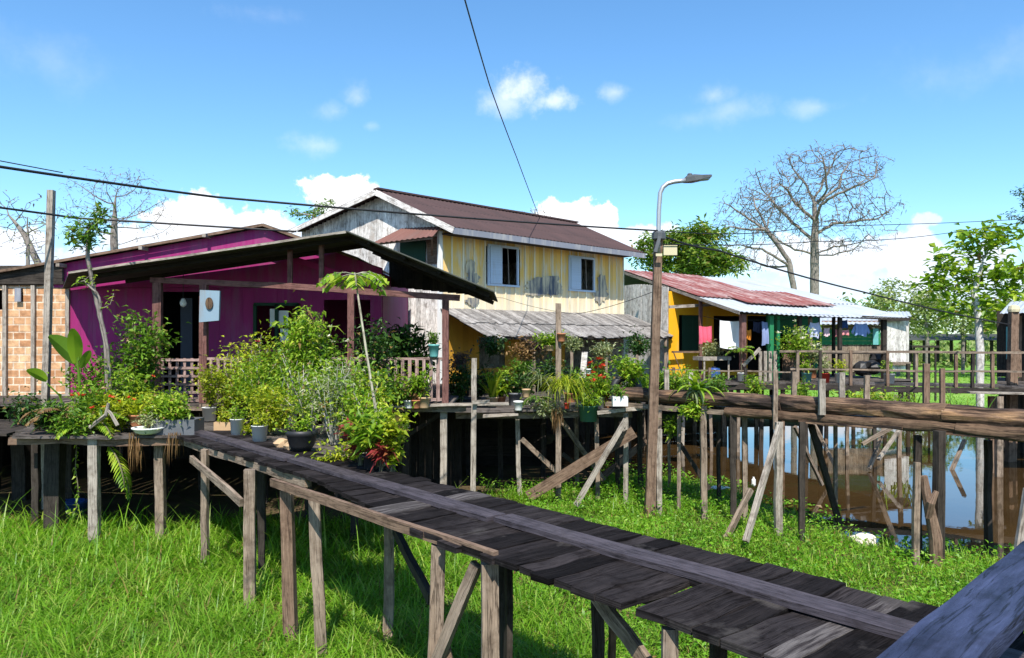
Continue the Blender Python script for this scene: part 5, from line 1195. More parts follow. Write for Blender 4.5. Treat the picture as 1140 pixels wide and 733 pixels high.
m = MB(); m.beam(V((W(1124.5, 400, 21.9).x, 21.9, -.8)), W(1128.5, 346, 21.9), .24, .2, up=(0, -1, 0), seg=6, jit=.008, taper=.85); m.build('shaft', MT['brown'], ep)
m = MB(); m.lathe(W(1128.7, 345.5, 21.9), [(.15, -.05), (.16, .02), (.13, .12), (.04, .15)], 10); m.build('cap', MT['cream_plate'], ep)

# ================================================================ things hung on the purple house
mb_ = thing('meter_box', 'pale blue meter box with a round brown dial hanging by the porch post', 'meter box', W(232, 341, 15.2))
m = MB(); m.poly([W(221.5, 359, 15.25), W(243.5, 357, 15.25), W(244.5, 324, 15.25), W(222.5, 323, 15.25)], (0, .07, 0)); m.build('box', MT['meter'], mb_)
m = MB(); c = W(233, 338, 15.23); m.poly([c+V((math.cos(a)*.075, 0, math.sin(a)*.12)) for a in np.linspace(0, 2*math.pi, 15)[:-1]], (0, -.015, 0)); m.build('dial', MT['log2'], mb_)
lb_ = thing('light_bulb', 'white light bulb hanging on a cord in the dark porch', 'light bulb', W(204, 338, 16.3))
m = MB(); m.lathe(W(204, 341, 16.3), [(.01, -.02), (.055, .01), (.07, .06), (.045, .13), (.03, .16)], 12); m.build('globe', MT['white'], lb_, smooth=True)
m = MB(); m.tube([W(204, 333, 16.3), W(204, 300, 16.3)], [.008]*2, 5); m.build('cord', MT['cable'], lb_)
tub = thing('blue_tub', 'dark blue plastic tub standing in shade under the plant platform', 'tub', W(80, 592, 13.4))
p = W(80, 588, 14.2); p.z = -.1; m = MB(); m.lathe(p, [(.2, 0), (.25, .34), (.27, .35), (.27, .38), (.24, .38), (.22, .34), (.001, .32)], 18); m.build('body', MT['pot_blue'], tub, smooth=True)
m = MB(); m.tube([p+V((-.26, 0, .36)), p+V((-.17, .12, .5)), p+V((.17, .12, .5)), p+V((.26, 0, .36))], [.008]*4, 5); m.build('handle', MT['black'], tub)
m = MB(); p = W(961, 602, 12.9); m.lathe(p, [(.12, -.14), (.19, -.06), (.2, .06), (.13, .10), (.05, .12)], 9, sx=1.0, sy=.7, wob=.22); o = m.build('foam_lump', MT['foam'], origin=p); tag(o, 'dirty white lump of foam lying at the water edge', 'litter')
p = W(801, 544, 16.4); m = MB(); m.lathe(p, [(.10, -.02), (.2, .01), (.17, .04), (.05, .05)], 9, sy=.6, wob=.25); o = m.build('foam_scrap', MT['white'], origin=p); tag(o, 'flat white scrap floating among the leaves under the log walkway', 'litter')
p = W(839, 541, 16.8); m = MB(); m.lathe(p, [(.035, 0), (.045, .02), (.045, .13), (.02, .16), (.02, .19)], 10); o = m.build('bottle', MT['white'], origin=p); tag(o, 'small white bottle standing at the bank beside the log walkway posts', 'bottle')

# ================================================================ plants on the plant platform
Bz = 1.69
def at(px, Y, z=Bz): p = W(px, 400, Y); p.z = z; return p
def bwx(px, n=4.95, z=1.70): Y = n/(.763*(px-CX)/F+.646); return at(px, Y, z)
ban = thing('banana_plant', 'young banana plant with two broad bright leaves before the brick wall', 'plant', at(84, 13.3))
def broadleaf(m_, p, d, L, w, bend=.8, seg=8):
    p = V(p); d = V(d).normalized(); h = V((d.x, d.y, 0)).normalized(); s_ = h.cross(V((0, 0, 1))); el = math.asin(d.z); vs = []; q = p
    for i in range(seg+1):
        f = i/seg; wd = w*.5*max(.02, math.sin(math.pi*min(1, f*.92+.06))**.55); vs += [q-s_*wd+V((0, 0, wd*.25)), q, q+s_*wd+V((0, 0, wd*.25))]
        e = el-bend*f; q = q+(h*math.cos(e)+V((0, 0, 1))*math.sin(e))*(L/seg)
    fs = []
    for i in range(seg): fs += [(i*3, i*3+1, i*3+4, i*3+3), (i*3+1, i*3+2, i*3+5, i*3+4)]
    m_.add(vs, fs); return q
def flatleaf(label_mat, p, d, side, L, w, cup=.25):
    m_ = MB(); p = V(p); d = V(d).normalized(); s_ = V(side); s_ = (s_-d*s_.dot(d)).normalized(); nn = d.cross(s_); vs = []; fs = []; seg = 9
    for i in range(seg+1):
        f = i/seg; wd = w*.5*max(.03, math.sin(math.pi*min(1, f*.93+.05))**.6); c = p+d*(L*f)+nn*(-.22*L*f*f)
        vs += [c-s_*wd+nn*(wd*cup), c, c+s_*wd+nn*(wd*cup)]
    for i in range(seg): fs += [(i*3, i*3+1, i*3+4, i*3+3), (i*3+1, i*3+2, i*3+5, i*3+4)]
    m_.add(vs, fs); return m_.build('leaf', MT[label_mat], ban)
flatleaf('lf_mid', W(85, 404, 13.2), (-.62, .1, .75), (.75, -.35, .55), .62, .40); flatleaf('lf_lime', W(84, 405, 13.2), (.12, -.25, 1), (1, .3, .1), .66, .24); flatleaf('lf_lime', W(52, 424, 13.1), (-.7, -.1, .55), (.5, -.4, .7), .34, .24)
flatleaf('lf_mid', W(90, 410, 13.2), (.55, -.3, .8), (.8, .5, -.3), .45, .14)
m = MB(); m.tube([at(88, 13.3), W(90, 440, 13.25), W(86, 398, 13.2)], [.03, .03, .018], 7); m.tube([at(80, 13.3), W(66, 440, 13.2), W(52, 427, 13.1)], [.02, .018, .012], 6); m.build('stem', MT['lf_mid'], ban)
fronds('fern', 'drooping brown-tinged fern with arching fronds at the platform left end', at(70, 13.0), .28, .75, 11, .16, .05, 'lf_brown', 1.5, (.1, .8))
fronds('fern', 'long yellow-green sword fern fronds arching over the platform edge', at(100, 12.85), .2, .85, 7, .16, .05, 'lf_lime', 1.3, (.2, .8), n=18)
shrub('shrub', 'leafy green shrub with red blooms behind the arching ferns', at(112, 13.2), .78, .75, 520, (.11, .055), 'lf_mid', fl=(9, .06, 'fl_red'))
shrub('vine', 'tall dark vine climbing the porch corner post', at(157, 14.6), 2.15, .85, 1250, (.12, .065), 'lf_mid', stems=9, top=.75, depth=.7)
shrub('shrub', 'dense mid green shrub between the ferns and the porch corner', at(136, 13.6), 1.15, .75, 720, (.10, .05), 'lf_lime', stems=8)
straps('bromeliad', 'spiky yellow-green rosette plant at the platform front', at(153, 12.9, 1.8), .62, .05, 46, 'lf_yellow', (.5, 1.35), (1.3, 2.3), pot=('pot', .13, .2, 'pot_clay'))
shrub('shrub', 'low fresh green bush spilling over a dark planter box', at(199, 12.75), .5, .85, 720, (.085, .05), 'lf_lime', pot=('box', .34, .26, 'pot_grey'), depth=.5, fl=(3, .05, 'fl_red'))
shrub('trailing_plant', 'small trailing plant in a white dish on the platform edge', at(165, 12.55, 1.72), .25, .45, 150, (.07, .03), 'lf_pale', pot=('bowl', .24, .11, 'pot_white'))
shrub('shrub', 'dark leafy plant in the shade below the brick wall', at(28, 14.6, 1.65), .55, .9, 260, (.14, .06), 'lf_dark')
shrub('shrub', 'low leafy filler plant under the banana leaves', at(58, 13.2), .4, .6, 300, (.12, .06), 'lf_mid')
shrub('shrub', 'lime foliage mound behind the forked root', at(122, 12.9), .5, .6, 420, (.09, .045), 'lf_yellow')
shrub('shrub', 'tall loose green shrub behind the slender leaning stems', at(112, 14.2), 1.55, .8, 620, (.12, .06), 'lf_mid', stems=9, top=.7)
shrub('shrub', 'bushy lime plant right of the banana leaves', at(98, 13.4), .95, .7, 560, (.10, .05), 'lf_lime', stems=8)
shrub('shrub', 'yellow-green leafy plant beside the spiky rosette', at(170, 13.3), .8, .7, 460, (.10, .05), 'lf_yellow', stems=8)
shrub('shrub', 'bright bush with orange tinged leaves above the forked root', at(132, 13.0), .7, .6, 380, (.10, .05), 'lf_yellow', fl=(6, .06, 'fl_red'))
shrub('trailing_plant', 'leafy trailer spilling over the ragged platform edge', W(82, 484, 12.55), .4, .8, 320, (.10, .05), 'lf_mid', depth=.3)
shrub('trailing_plant', 'sparse dark trailer hanging from the left end of the platform', W(50, 478, 12.8), .45, .6, 240, (.11, .055), 'lf_dark', depth=.3)
fronds('fern', 'single large fern hanging down beside the pale platform post', W(116, 492, 12.8), 0, .95, 3, .21, .05, 'lf_lime', 1.0, (-.9, -.3), n=16, az=(-.9, .3))
hv = thing('hanging_vine', 'thin leafy vine dangling in the shade below the platform', 'vine', W(84, 500, 13.0)); m = MB(); pts = [W(86, 488, 13.0), W(84, 520, 13), W(88, 550, 13), W(84, 570, 12.9), W(74, 572, 12.9)]; m.tube(pts, [.008]*5, 5); m.build('stem', MT['stem'], hv)
m = MB(); P = [lerp(pts[i], pts[i+1], t) for i in range(4) for t in np.linspace(0, 1, 10)]; m.leaves(P, NR.normal(0, 1, (40, 3))-np.array([[0, 0, .5]]), .09, .05); m.build('foliage', MT['lf_lime'], hv)
for px, L_ in ((150, .62), (193, .48)):
    o = straps('root_tassel', 'rusty tassel of dry roots hanging under the %s' % ('spiky yellow rosette' if px == 150 else 'dark planter box'), W(px, 482, 12.5), L_, .012, 36, 'lf_brown', (-1.5, -1.1), (.1, .5), spread=.05)
tree('slender_tree', 'slender multi-stemmed tree with a small tuft of leaves rising before the purple gable', [at(122, 13.9, 1.7), W(117, 380, 13.9), W(106, 330, 13.9), W(98, 290, 13.9), W(97, 262, 13.9)], [(W(98, 258, 13.9), .42, .4, .34, 40, .1), (W(112, 245, 13.9), .25, .3, .3, 24, .1), (W(88, 262, 13.9), .25, .3, .35, 18, .1)], .10, .04, ('lf_mid', 9, .17, .055, .07), .007, 5, bark='bark', infl=1.2)
tree('slender_tree', 'thin bare leaning stems beside the slender leafy tree', [at(126, 13.8, 1.7), W(120, 390, 13.8), W(112, 350, 13.8)], [(W(100, 318, 13.8), .28, .3, .3, 14, .1), (W(124, 330, 13.8), .1, .2, .25, 8, .1)], .10, .03, ('lf_lime', 4, .12, .04, .05), .007, 6, bark='bark', infl=1.2)
# ================================================================ plants along the boardwalk
S = shrub
S('shrub', 'yellow-green bush in a white bucket beside the lattice', bwx(233, 5.1), .95, .55, 420, (.085, .045), 'lf_yellow', pot=('bucket', .13, .26, 'pot_white'), top=.7)
S('shrub', 'bright yellow-green bush at the start of the boardwalk', bwx(258, 5.5), 1.35, .95, 1300, (.085, .045), 'lf_yellow', stems=10, stemmat='stem_pale')
S('shrub', 'large lime bush behind the white pots', bwx(292, 5.6), 1.5, 1.0, 1400, (.09, .045), 'lf_lime', stems=11, stemmat='stem_pale')
S('shrub', 'golden low bush before the large lime bush', bwx(300, 5.15), .85, .8, 900, (.08, .045), 'lf_yellow', stems=8)
S('shrub', 'narrow upright plant with dark drooping leaves at the porch rail', bwx(272, 6.9), 1.95, .62, 620, (.15, .045), 'lf_mid', top=.85, droop=.5)
fronds('umbrella_plant', 'small dark palm-like plant near the lattice', bwx(238, 6.6), 1.45, .42, 9, .16, .03, 'lf_dark', 1.4, (.2, 1.0))
S('shrub', 'tall bright green plant with long drooping leaves in the middle of the row', bwx(338, 6.3), 2.2, .95, 900, (.20, .055), 'lf_lime', stems=8, top=.85, low=.35, droop=.5)
S('shrub', 'grey-stemmed bush with sparse leaves behind the black bowl', bwx(345, 5.4), 1.25, .95, 480, (.08, .045), 'lf_lime', stems=12, stemmat='stem_pale', low=.3, smallstem=.014)
S('shrub', 'twiggy silvery bush in the thick of the plant row', bwx(372, 5.4), 1.4, 1.0, 520, (.08, .04), 'lf_pale', stems=14, stemmat='stem_pale', low=.3, smallstem=.013)
S('shrub', 'mid green bush with pink blooms near the porch rail', bwx(312, 6.5), 1.75, .8, 700, (.11, .055), 'lf_mid', fl=(8, .07, 'fl_pink'), top=.7)
S('shrub', 'leafy bush with white blooms close to the rail', bwx(362, 6.6), 1.85, .7, 650, (.12, .055), 'lf_mid', fl=(7, .08, 'fl_white'), top=.75)
S('shrub', 'dense lime bush behind the wooden stakes', bwx(390, 5.7), 1.3, .95, 700, (.095, .05), 'lf_lime', stems=10, stemmat='stem_pale')
S('shrub', 'darker round bush below the papaya tree', bwx(412, 6.1), 1.25, .8, 520, (.10, .055), 'lf_mid', stems=9)
S('shrub', 'sparse shrub with pale stems at the end of the row', bwx(405, 5.3), 1.0, .75, 520, (.09, .05), 'lf_lime', stems=9, stemmat='stem_pale', low=.25)
S('shrub', 'dark leafy bush standing inside the porch', bwx(418, 7.4), 1.95, .75, 800, (.12, .06), 'lf_dark', stems=8, top=.8)
S('shrub', 'low yellow ground plant creeping along the boardwalk edge', bwx(380, 4.75), .15, .8, 130, (.08, .05), 'lf_yellow', depth=.3)
S('shrub', 'small yellow ground plant beside the white pot', bwx(276, 4.85), .14, .35, 70, (.08, .05), 'lf_yellow', depth=.3)
S('croton', 'red and green leafed plant at the end of the row', bwx(401, 4.75), .55, .4, 200, (.16, .05), 'lf_red', low=.4)
S('shrub', 'broad leaved bright green plant beside the red leafed plant', bwx(413, 4.7), .55, .5, 150, (.20, .075), 'lf_lime', low=.3, pot=('pot', .10, .18, 'black'))
S('croton', 'small red leafed plant right of the bright broad leaves', bwx(424, 4.72), .42, .25, 90, (.14, .045), 'lf_red', low=.4)
S('variegated_vine', 'yellow-edged vine climbing a stake at the boardwalk end', bwx(437, 4.82), .72, .34, 260, (.10, .08), 'lf_yellow', top=.9)
S('shrub', 'tall loose yellow-green bush with many pale stems behind the round white pot', bwx(283, 6.0), 1.85, 1.0, 800, (.10, .05), 'lf_yellow', stems=14, stemmat='stem_pale', top=.6, low=.25)
S('shrub', 'leggy bush with arching pale stems behind the black bowl plant', bwx(325, 5.8), 1.55, 1.15, 420, (.10, .05), 'lf_lime', stems=14, stemmat='stem_pale', top=.5, low=.3)
S('shrub', 'tall wispy bush leaning over the wooden stakes', bwx(383, 6.2), 1.6, 1.2, 480, (.10, .05), 'lf_lime', stems=14, stemmat='stem_pale', top=.5, low=.25)
S('shrub', 'tangled yellowish bush under the papaya tree crown', bwx(405, 5.8), 1.15, 1.0, 430, (.09, .05), 'lf_yellow', stems=12, stemmat='stem_pale', top=.5)
S('shrub', 'bushy growth against the pickets left of the tall bright plant', bwx(300, 7.0), 1.7, 1.0, 700, (.11, .055), 'lf_lime', stems=10, top=.6)
papaya = fronds('papaya_tree', 'slender papaya tree with pale trunk and a flat crown of lobed leaves', bwx(428, 5.0), 1, .62, 8, .22, .10, 'lf_lime', 1.1, (-.1, .4), trunk_r=.02, n=8, tip=bwx(395, 6.1, 0)+V((0, 0, W(395, 306, bwx(395, 6.1).y).z)), stemmat='papaya_bark')
def potonly(label, px, n, kind, r, hh, mat):
    t = thing('flower_pot', label, 'pot', bwx(px, n)); pot_mesh(bwx(px, n), kind, r, hh, mat, t); return t
S('shrub', 'small green plant in the square white pot', bwx(264, 4.72), .3, .3, 80, (.08, .045), 'lf_lime', pot=('bucket', .11, .26, 'pot_white'))
S('shrub', 'small yellow plant in the round white pot', bwx(289, 4.70), .3, .32, 80, (.08, .045), 'lf_yellow', pot=('bucket', .12, .24, 'pot_white'))
S('shrub', 'low plant in the tan clay box', bwx(250, 4.8), .25, .3, 80, (.08, .045), 'lf_yellow', pot=('box', .15, .14, 'pot_tan'))
S('shrub', 'low grey-green plant in the big black bowl', bwx(336, 4.72), .25, .4, 110, (.08, .045), 'lf_lime', pot=('bowl', .21, .30, 'black'))
for px, lab in ((313, 'rough pale stone between the round white pot and black bowl'), (324, 'broken pale stone touching the big black bowl')):
    m = MB(); p = bwx(px, 4.7, 1.70); m.lathe(p, [(.08, 0), (.10, .05), (.08, .10), (.03, .12)], 8, wob=.25); o = m.build('stone', MT['pot_tan'], origin=p); tag(o, lab, 'stone')
# porch-edge pots
def py_(px, z=1.98, Y=15.25): return at(px, Y, z)
S('potted_plant', 'leafy potted plant on the porch corner by the pickets', py_(472, 1.9, 15.1), .62, .55, 190, (.16, .055), 'lf_lime', pot=('pot', .12, .22, 'pot_tan'), low=.3)
S('potted_plant', 'small rosette in a pale pot at the porch edge', py_(455, 1.9, 15.1), .32, .35, 130, (.09, .05), 'lf_mid', pot=('pot', .11, .16, 'pot_white'))
S('potted_plant', 'orange tinged plant in a clay pot at the porch corner', py_(463, 1.9, 15.05), .3, .3, 110, (.10, .04), 'lf_brown', pot=('pot', .10, .17, 'pot_clay'))
S('hanging_plant', 'small plant in a teal pot on the porch rail', W(483, 398, 15.4), .3, .25, 80, (.10, .04), 'lf_mid', pot=('pot', .11, .26, 'pot_teal'))
S('shrub', 'lush plant at the foot of the pickets', py_(442, 1.9, 15.15), .8, .6, 360, (.10, .05), 'lf_lime')
S('shrub', 'dark spiky plant in the shade against the white gable boards', at(462, 16.6, 1.98), 1.35, .75, 240, (.30, .075), 'lf_dark', stems=9, low=.35, top=.6)
S('shrub', 'tall dark big-leaved plant inside the porch near the gable', at(440, 16.4, 1.98), 1.8, .8, 420, (.24, .09), 'lf_dark', stems=8, low=.3, top=.7)

# ================================================================ plants on the yellow house platform
def hp_(px, Y, z=1.80): return at(px, Y, z)
S('potted_plant', 'dark green bush at the yellow wall corner', hp_(513, 17.6, 1.72), .95, .6, 420, (.14, .06), 'lf_dark', low=.2)
S('hanging_plant', 'reddish trailing plant hanging at the wall corner', W(514, 415, 18.5), .5, .5, 220, (.13, .06), 'lf_purple')
straps('spiky_plant', 'yellow striped sword-leaved plant behind the pale square pole', hp_(548, 17.2, 1.74), .75, .06, 40, 'lf_yellow', (.8, 1.5), (.2, .9), pot=('pot', .14, .22, 'pot_tan'))
S('potted_plant', 'light green bush behind the sword-leaved plant', hp_(557, 17.6, 1.74), .7, .6, 300, (.14, .06), 'lf_lime', pot=('pot', .13, .2, 'pot_clay'))
S('potted_plant', 'small dark plant in a blue-grey pot beneath the window hole', hp_(573, 17.4, 1.74), .6, .5, 220, (.13, .06), 'lf_dark', pot=('pot', .15, .3, 'pot_grey'))
S('hanging_plant', 'pinkish dry trailing plant hanging under the awning', W(588, 402, 17.8), .4, .75, 330, (.10, .05), 'lf_brown')
S('hanging_plant', 'purple leafed plant hanging beside the awning post', W(598, 393, 17.6), .4, .4, 180, (.10, .05), 'lf_purple')
S('hanging_plant', 'bright green plant in a hanging clay pot by the greenish pole', W(612, 391, 16.4), .38, .5, 200, (.13, .055), 'lf_lime', pot=('pot', .1, .12, 'pot_tan'))
straps('spider_plant', 'pale wispy spider plant on the post left of the greenish pole', W(601, 424, 16.9), .7, .025, 60, 'lf_pale', (.2, 1.4), (1.2, 2.4))
fronds('fern', 'bushy green fern hanging low under the spider plant', W(597, 447, 16.3), .05, .42, 14, .10, .035, 'lf_mid', 1.6, (.0, .9), n=10)
straps('hanging_grass', 'big tuft of yellow-green grass hanging in front of the greenish pole', W(627, 428, 15.9), .85, .018, 170, 'lf_yellow', (.2, 1.2), (2.0, 3.0), spread=.13)
straps('root_tassel', 'brown roots hanging below the yellow-green grass tuft', W(619, 455, 16.0), .5, .018, 40, 'lf_brown', (-1.5, -1.2), (.1, .3), spread=.07)
S('potted_plant', 'mixed leafy plant left of the white square pot', hp_(646, 16.6), .6, .55, 300, (.12, .055), 'lf_mid', pot=('bucket', .11, .2, 'pot_white'))
S('potted_plant', 'pale leafed plant in the white square pot', hp_(667, 16.2, 1.80), .62, .5, 260, (.13, .05), 'lf_lime', pot=('bucket', .12, .24, 'pot_white'), fl=(6, .09, 'fl_red'))
S('potted_plant', 'reddish plant in a clay pot beside the white square pot', hp_(675, 16.3, 1.76), .35, .3, 140, (.10, .04), 'lf_red', pot=('pot', .11, .22, 'pot_clay'))
S('potted_plant', 'green bush growing from an upright old tyre', hp_(697, 16.0, 1.96), .52, .62, 430, (.12, .06), 'lf_lime', pot=('tyre', .26, .5, 'black'))
S('potted_plant', 'small plant in the white and blue pot on the ledge', W(690, 452, 15.4), .3, .3, 110, (.09, .04), 'lf_mid', pot=('box', .15, .19, 'pot_white'))
S('cactus', 'gnarled knobbly green plant rising above the old tyre', hp_(693, 16.7, 1.8), 1.1, .3, 120, (.12, .05), 'lf_mid', stems=3, top=.9)
S('potted_plant', 'lush green bush under the right end of the awning', hp_(713, 18.5, 1.8), .75, .7, 430, (.14, .06), 'lf_lime')
S('hanging_plant', 'dark green bushy plant hanging under the right end of the awning', W(712, 396, 19.5), .55, .75, 330, (.14, .06), 'lf_dark')
S('potted_plant', 'leafy plant in the dark green tub at the platform edge', hp_(655, 16.0, 1.55), .5, .6, 280, (.11, .05), 'lf_lime', pot=('bucket', .2, .32, 'pot_green'))
S('hanging_plant', 'greyish plant hanging from the middle of the awning', W(637, 392, 17.5), .4, .5, 170, (.11, .045), 'lf_pale')
straps('spiky_plant', 'upright dark sword-leaved plant near the doorway', hp_(635, 18.2, 1.74), .8, .05, 30, 'lf_mid', (1.0, 1.5), (.1, .6), pot=('pot', .14, .24, 'pot_clay'))
S('potted_plant', 'dense dark plant against the ochre wall below the window hole', hp_(532, 19.5, 1.7), 1.0, .8, 420, (.15, .065), 'lf_dark', stems=8)
S('potted_plant', 'tall mixed green plant left of the middle doorway', hp_(588, 18.6, 1.72), 1.25, .7, 520, (.14, .06), 'lf_mid', stems=8, top=.7)
S('potted_plant', 'dark bush in the shade behind the yellow-green grass tuft', hp_(618, 19.2, 1.72), 1.1, .8, 460, (.15, .06), 'lf_dark', stems=8)
S('potted_plant', 'red flowering plant in the shade of the awning', hp_(664, 18.4, 1.72), 1.05, .6, 380, (.13, .055), 'lf_mid', fl=(9, .12, 'fl_red'))
S('hanging_plant', 'dark trailing plant under the left end of the awning', W(548, 396, 18.6), .45, .6, 260, (.13, .06), 'lf_dark')
S('hanging_plant', 'olive trailing plant hanging before the right doorway', W(668, 402, 18.6), .5, .55, 260, (.12, .05), 'lf_pale')
S('potted_plant', 'bushy plant right of the upright tyre by the street lamp', hp_(709, 16.6, 1.85), .6, .6, 360, (.12, .06), 'lf_lime')
S('trailing_plant', 'pale trailing plant spilling over the platform edge below the spider plant', W(608, 462, 16.1), .35, .7, 260, (.11, .04), 'lf_pale', depth=.35)
tw = thing('hanging_cloth', 'grey-white cloth hanging from the awning post', 'cloth', W(650, 405, 17.6))
m = MB(); m.patch(lambda v: lerp(W(645, 425, 17.6), W(651, 425, 17.5), v), lambda v: lerp(W(648, 392, 17.6), W(654, 392, 17.5), v), 16, 4, .02, 3); m.build('fabric', MT['gable'], tw)
m = MB(); m.tube([W(646, 392, 17.62), W(656, 392, 17.52)], [.008]*2, 5); m.build('peg_rail', MT['cable'], tw)
for px, py, Y, lab, mat, r in ((586, 438, 16.3, 'little pink clay pot on the shelf board', 'pot_tan', .09), (577, 452, 16.1, 'white plastic pots stacked on the shelf board', 'pot_white', .1), (631, 452, 15.9, 'small red pot hanging beside the grass tuft', 'pot_red', .06), (655, 414, 16.9, 'white jar hung on the awning post', 'pot_white', .06), (625, 376, 16.0, 'clay pot tied near the top of the greenish pole', 'pot_clay', .09)):
    t = thing('flower_pot', lab, 'pot', W(px, py, Y)); pot_mesh(W(px, py+r*F/Y, Y), 'pot', r, 2*r, mat, t)
# ================================================================ plants on and behind the log walkway
lg = ly(776, 12.6)
straps('staghorn_plant', 'big pale-leaved rosette growing on the log walkway end', W(776, 434, lg), .62, .10, 26, 'lf_lime', (.4, 1.4), (1.2, 2.2)); straps('staghorn_plant', 'white drooping dead leaves around the pale rosette', W(776, 437, lg-.05), .42, .08, 16, 'lf_pale', (.2, .8), (1.8, 2.6))
S('shrub', 'clump of leaves hanging below the pale rosette', W(772, 466, lg-.05), .35, .45, 170, (.13, .055), 'lf_lime')
S('shrub', 'yellow-green plant hanging under the log behind the street lamp', W(748, 488, 15.2), .45, .4, 130, (.13, .06), 'lf_lime')
for i, (px, Y, z, hh, w_, nn, mat, lab) in enumerate((
    (752, 19.0, 1.9, .6, .8, 300, 'lf_lime', 'leafy bush against the foot of the bright yellow wall'), (737, 18.5, 1.9, .6, .6, 240, 'lf_mid', 'green bush right behind the street lamp post'), (765, 20.5, 1.9, .55, .7, 260, 'lf_lime', 'lime bush below the yellow corner railing'),
    (800, 21, 1.7, .6, .7, 240, 'lf_mid', 'weedy plant under the plant table'), (838, 21, 1.7, .5, .7, 200, 'lf_lime', 'weedy plant below the fence panel'), (895, 20.5, 1.4, .7, .7, 220, 'lf_lime', 'weeds behind the log under the brown panel'),
    (945, 19.2, 1.3, .7, .7, 260, 'lf_lime', 'leafy weeds behind the log below the red pot'), (962, 19.4, 1.3, .65, .7, 240, 'lf_yellow', 'yellowish weeds behind the log left of the dark rail posts'), (985, 19.5, 1.3, .75, .9, 330, 'lf_lime', 'broad clump of lime weeds behind the log'))):
    S('weed_clump', lab, at(px, Y, z), hh, w_, nn, (.13, .06), mat)
straps('reed_clump', 'tall green reed clump behind the log right of the dark rail posts', at(1066, 18.2, 1.2), 1.0, .04, 70, 'lf_mid', (.9, 1.5), (.4, 1.6), spread=.2)
straps('reed_clump', 'small reed clump under the far walkway near the meadow', at(1010, 24.5, .9), 1.0, .04, 60, 'lf_lime', (.9, 1.5), (.4, 1.6), spread=.25)
pt = thing('plant_table', 'raised tray table of pale leafy plants in the yellow porch', 'table', L3(u3(793, 1.2), 1.2, 1.9))
m = MB(); m.poly([L3(u3(781, 1.0), .9, 2.55), L3(u3(812, 1.0), .9, 2.55), L3(u3(812, 1.0), 1.5, 2.55), L3(u3(781, 1.0), 1.5, 2.55)], (0, 0, .12)); m.build('tray', MT['post_pale'], pt)
for px in (783, 810):
    m = MB(); m.beam(L3(u3(px, 1.0), .95, 1.9), L3(u3(px, 1.0), .95, 2.55), .05, .05); m.build('leg', MT['post_pale'], pt)
S('potted_plant', 'pinkish green bedding plants filling the tray table', L3(u3(796, 1.0), 1.15, 2.66), .36, .9, 420, (.10, .05), 'lf_pale', depth=.5)
fronds('potted_palm', 'small palm-like plant beside the diagonal plank in the yellow porch', L3(u3(817, .3), -.1, 1.95), .72, .45, 10, .18, .06, 'lf_lime', 1.4, (.1, .9), pot=('bucket', .13, .25, 'pot_white'), n=8)
loose('leaning_plank', 'pale diagonal plank propped against the porch rail', L3(u3(824, .1), -.05, z3(824, 407, .1)), L3(u3(843, .1), -.05, z3(843, 388, .1)), .03, .10, 'post_pale')
S('potted_shrub', 'round shrub with white blooms before the green wall', L3(u3(886, -.3), -.35, 2.0), 1.55, 1.0, 750, (.13, .055), 'lf_lime', stems=9, low=.35, fl=(16, .10, 'fl_white'), pot=('bucket', .2, .35, 'pot_grey'))
S('potted_shrub', 'smaller white flowering shrub right of the round shrub', L3(u3(903, -.3), -.35, 2.0), 1.0, .6, 330, (.12, .05), 'lf_pale', stems=7, low=.35, fl=(8, .09, 'fl_white'), pot=('pot', .15, .3, 'pot_clay'))
for px, lab, mt_, lf_, hh in ((918, 'spindly plant in the bright red pot on the walkway', 'pot_red', 'lf_pale', .5), (898, 'small plant in the pale green pot on the walkway', 'pot_teal', 'lf_lime', .45), (1043, 'yellow-green plant in the white pot beside the porch end post', 'pot_white', 'lf_yellow', .5), (990, 'plant with white buds in a white pot at the porch end', 'pot_white', 'lf_lime', .45)):
    p_ = fp(px if px < 1000 else 990-1043+1043-55, 1.92, .5); S('potted_plant', lab, p_, hh, .38, 120, (.12, .045), lf_, pot=('bucket', .15, .28, mt_), low=.3)
bt = thing('blue_drum', 'small blue drum standing under the plant table', 'drum', L3(u3(789, 1), .7, 1.9)); m = MB(); m.lathe(L3(u3(789, 1), .7, 1.9), [(.17, 0), (.19, .05), (.19, .38), (.16, .42), (.05, .43)], 14); m.build('body', MT['pot_blue'], bt, smooth=True); m = MB(); m.lathe(L3(u3(789, 1), .7, 2.33), [(.06, 0), (.06, .04), (.02, .045)], 10); m.build('lid', MT['black'], bt)

# ================================================================ trees
def TY(px, py, Y): return W(px, py, Y)
def base_at(px, Y): p = W(px, 400, Y); p.z = -.1; return p
def LM(pts, Y, dys=None):      # limb through crown points read off the enlarged photo, swinging in depth
    sw = rr(-.9, .9); return [TY(780+x/4.07, 150+y/4.07, Y+sw*i) for i, (x, y) in enumerate(pts)]
Y = 58.0
LB = [LM(q, Y) for q in ([(520, 400), (545, 320), (600, 280), (700, 235), (740, 220), (810, 185)], [(518, 340), (515, 290), (545, 240), (562, 200), (600, 130), (618, 80)], [(515, 392), (470, 350), (430, 310), (395, 255)], [(505, 470), (420, 400), (340, 320), (305, 275)],
    [(515, 560), (430, 520), (350, 480), (300, 450)], [(522, 445), (600, 405), (700, 392), (800, 380), (885, 325)], [(525, 560), (600, 510), (720, 490), (800, 465)], [(560, 310), (625, 240), (640, 175), (690, 110)], [(517, 300), (480, 230), (430, 170)], [(545, 320), (575, 250), (560, 120)], [(530, 560), (600, 545), (690, 520)])]
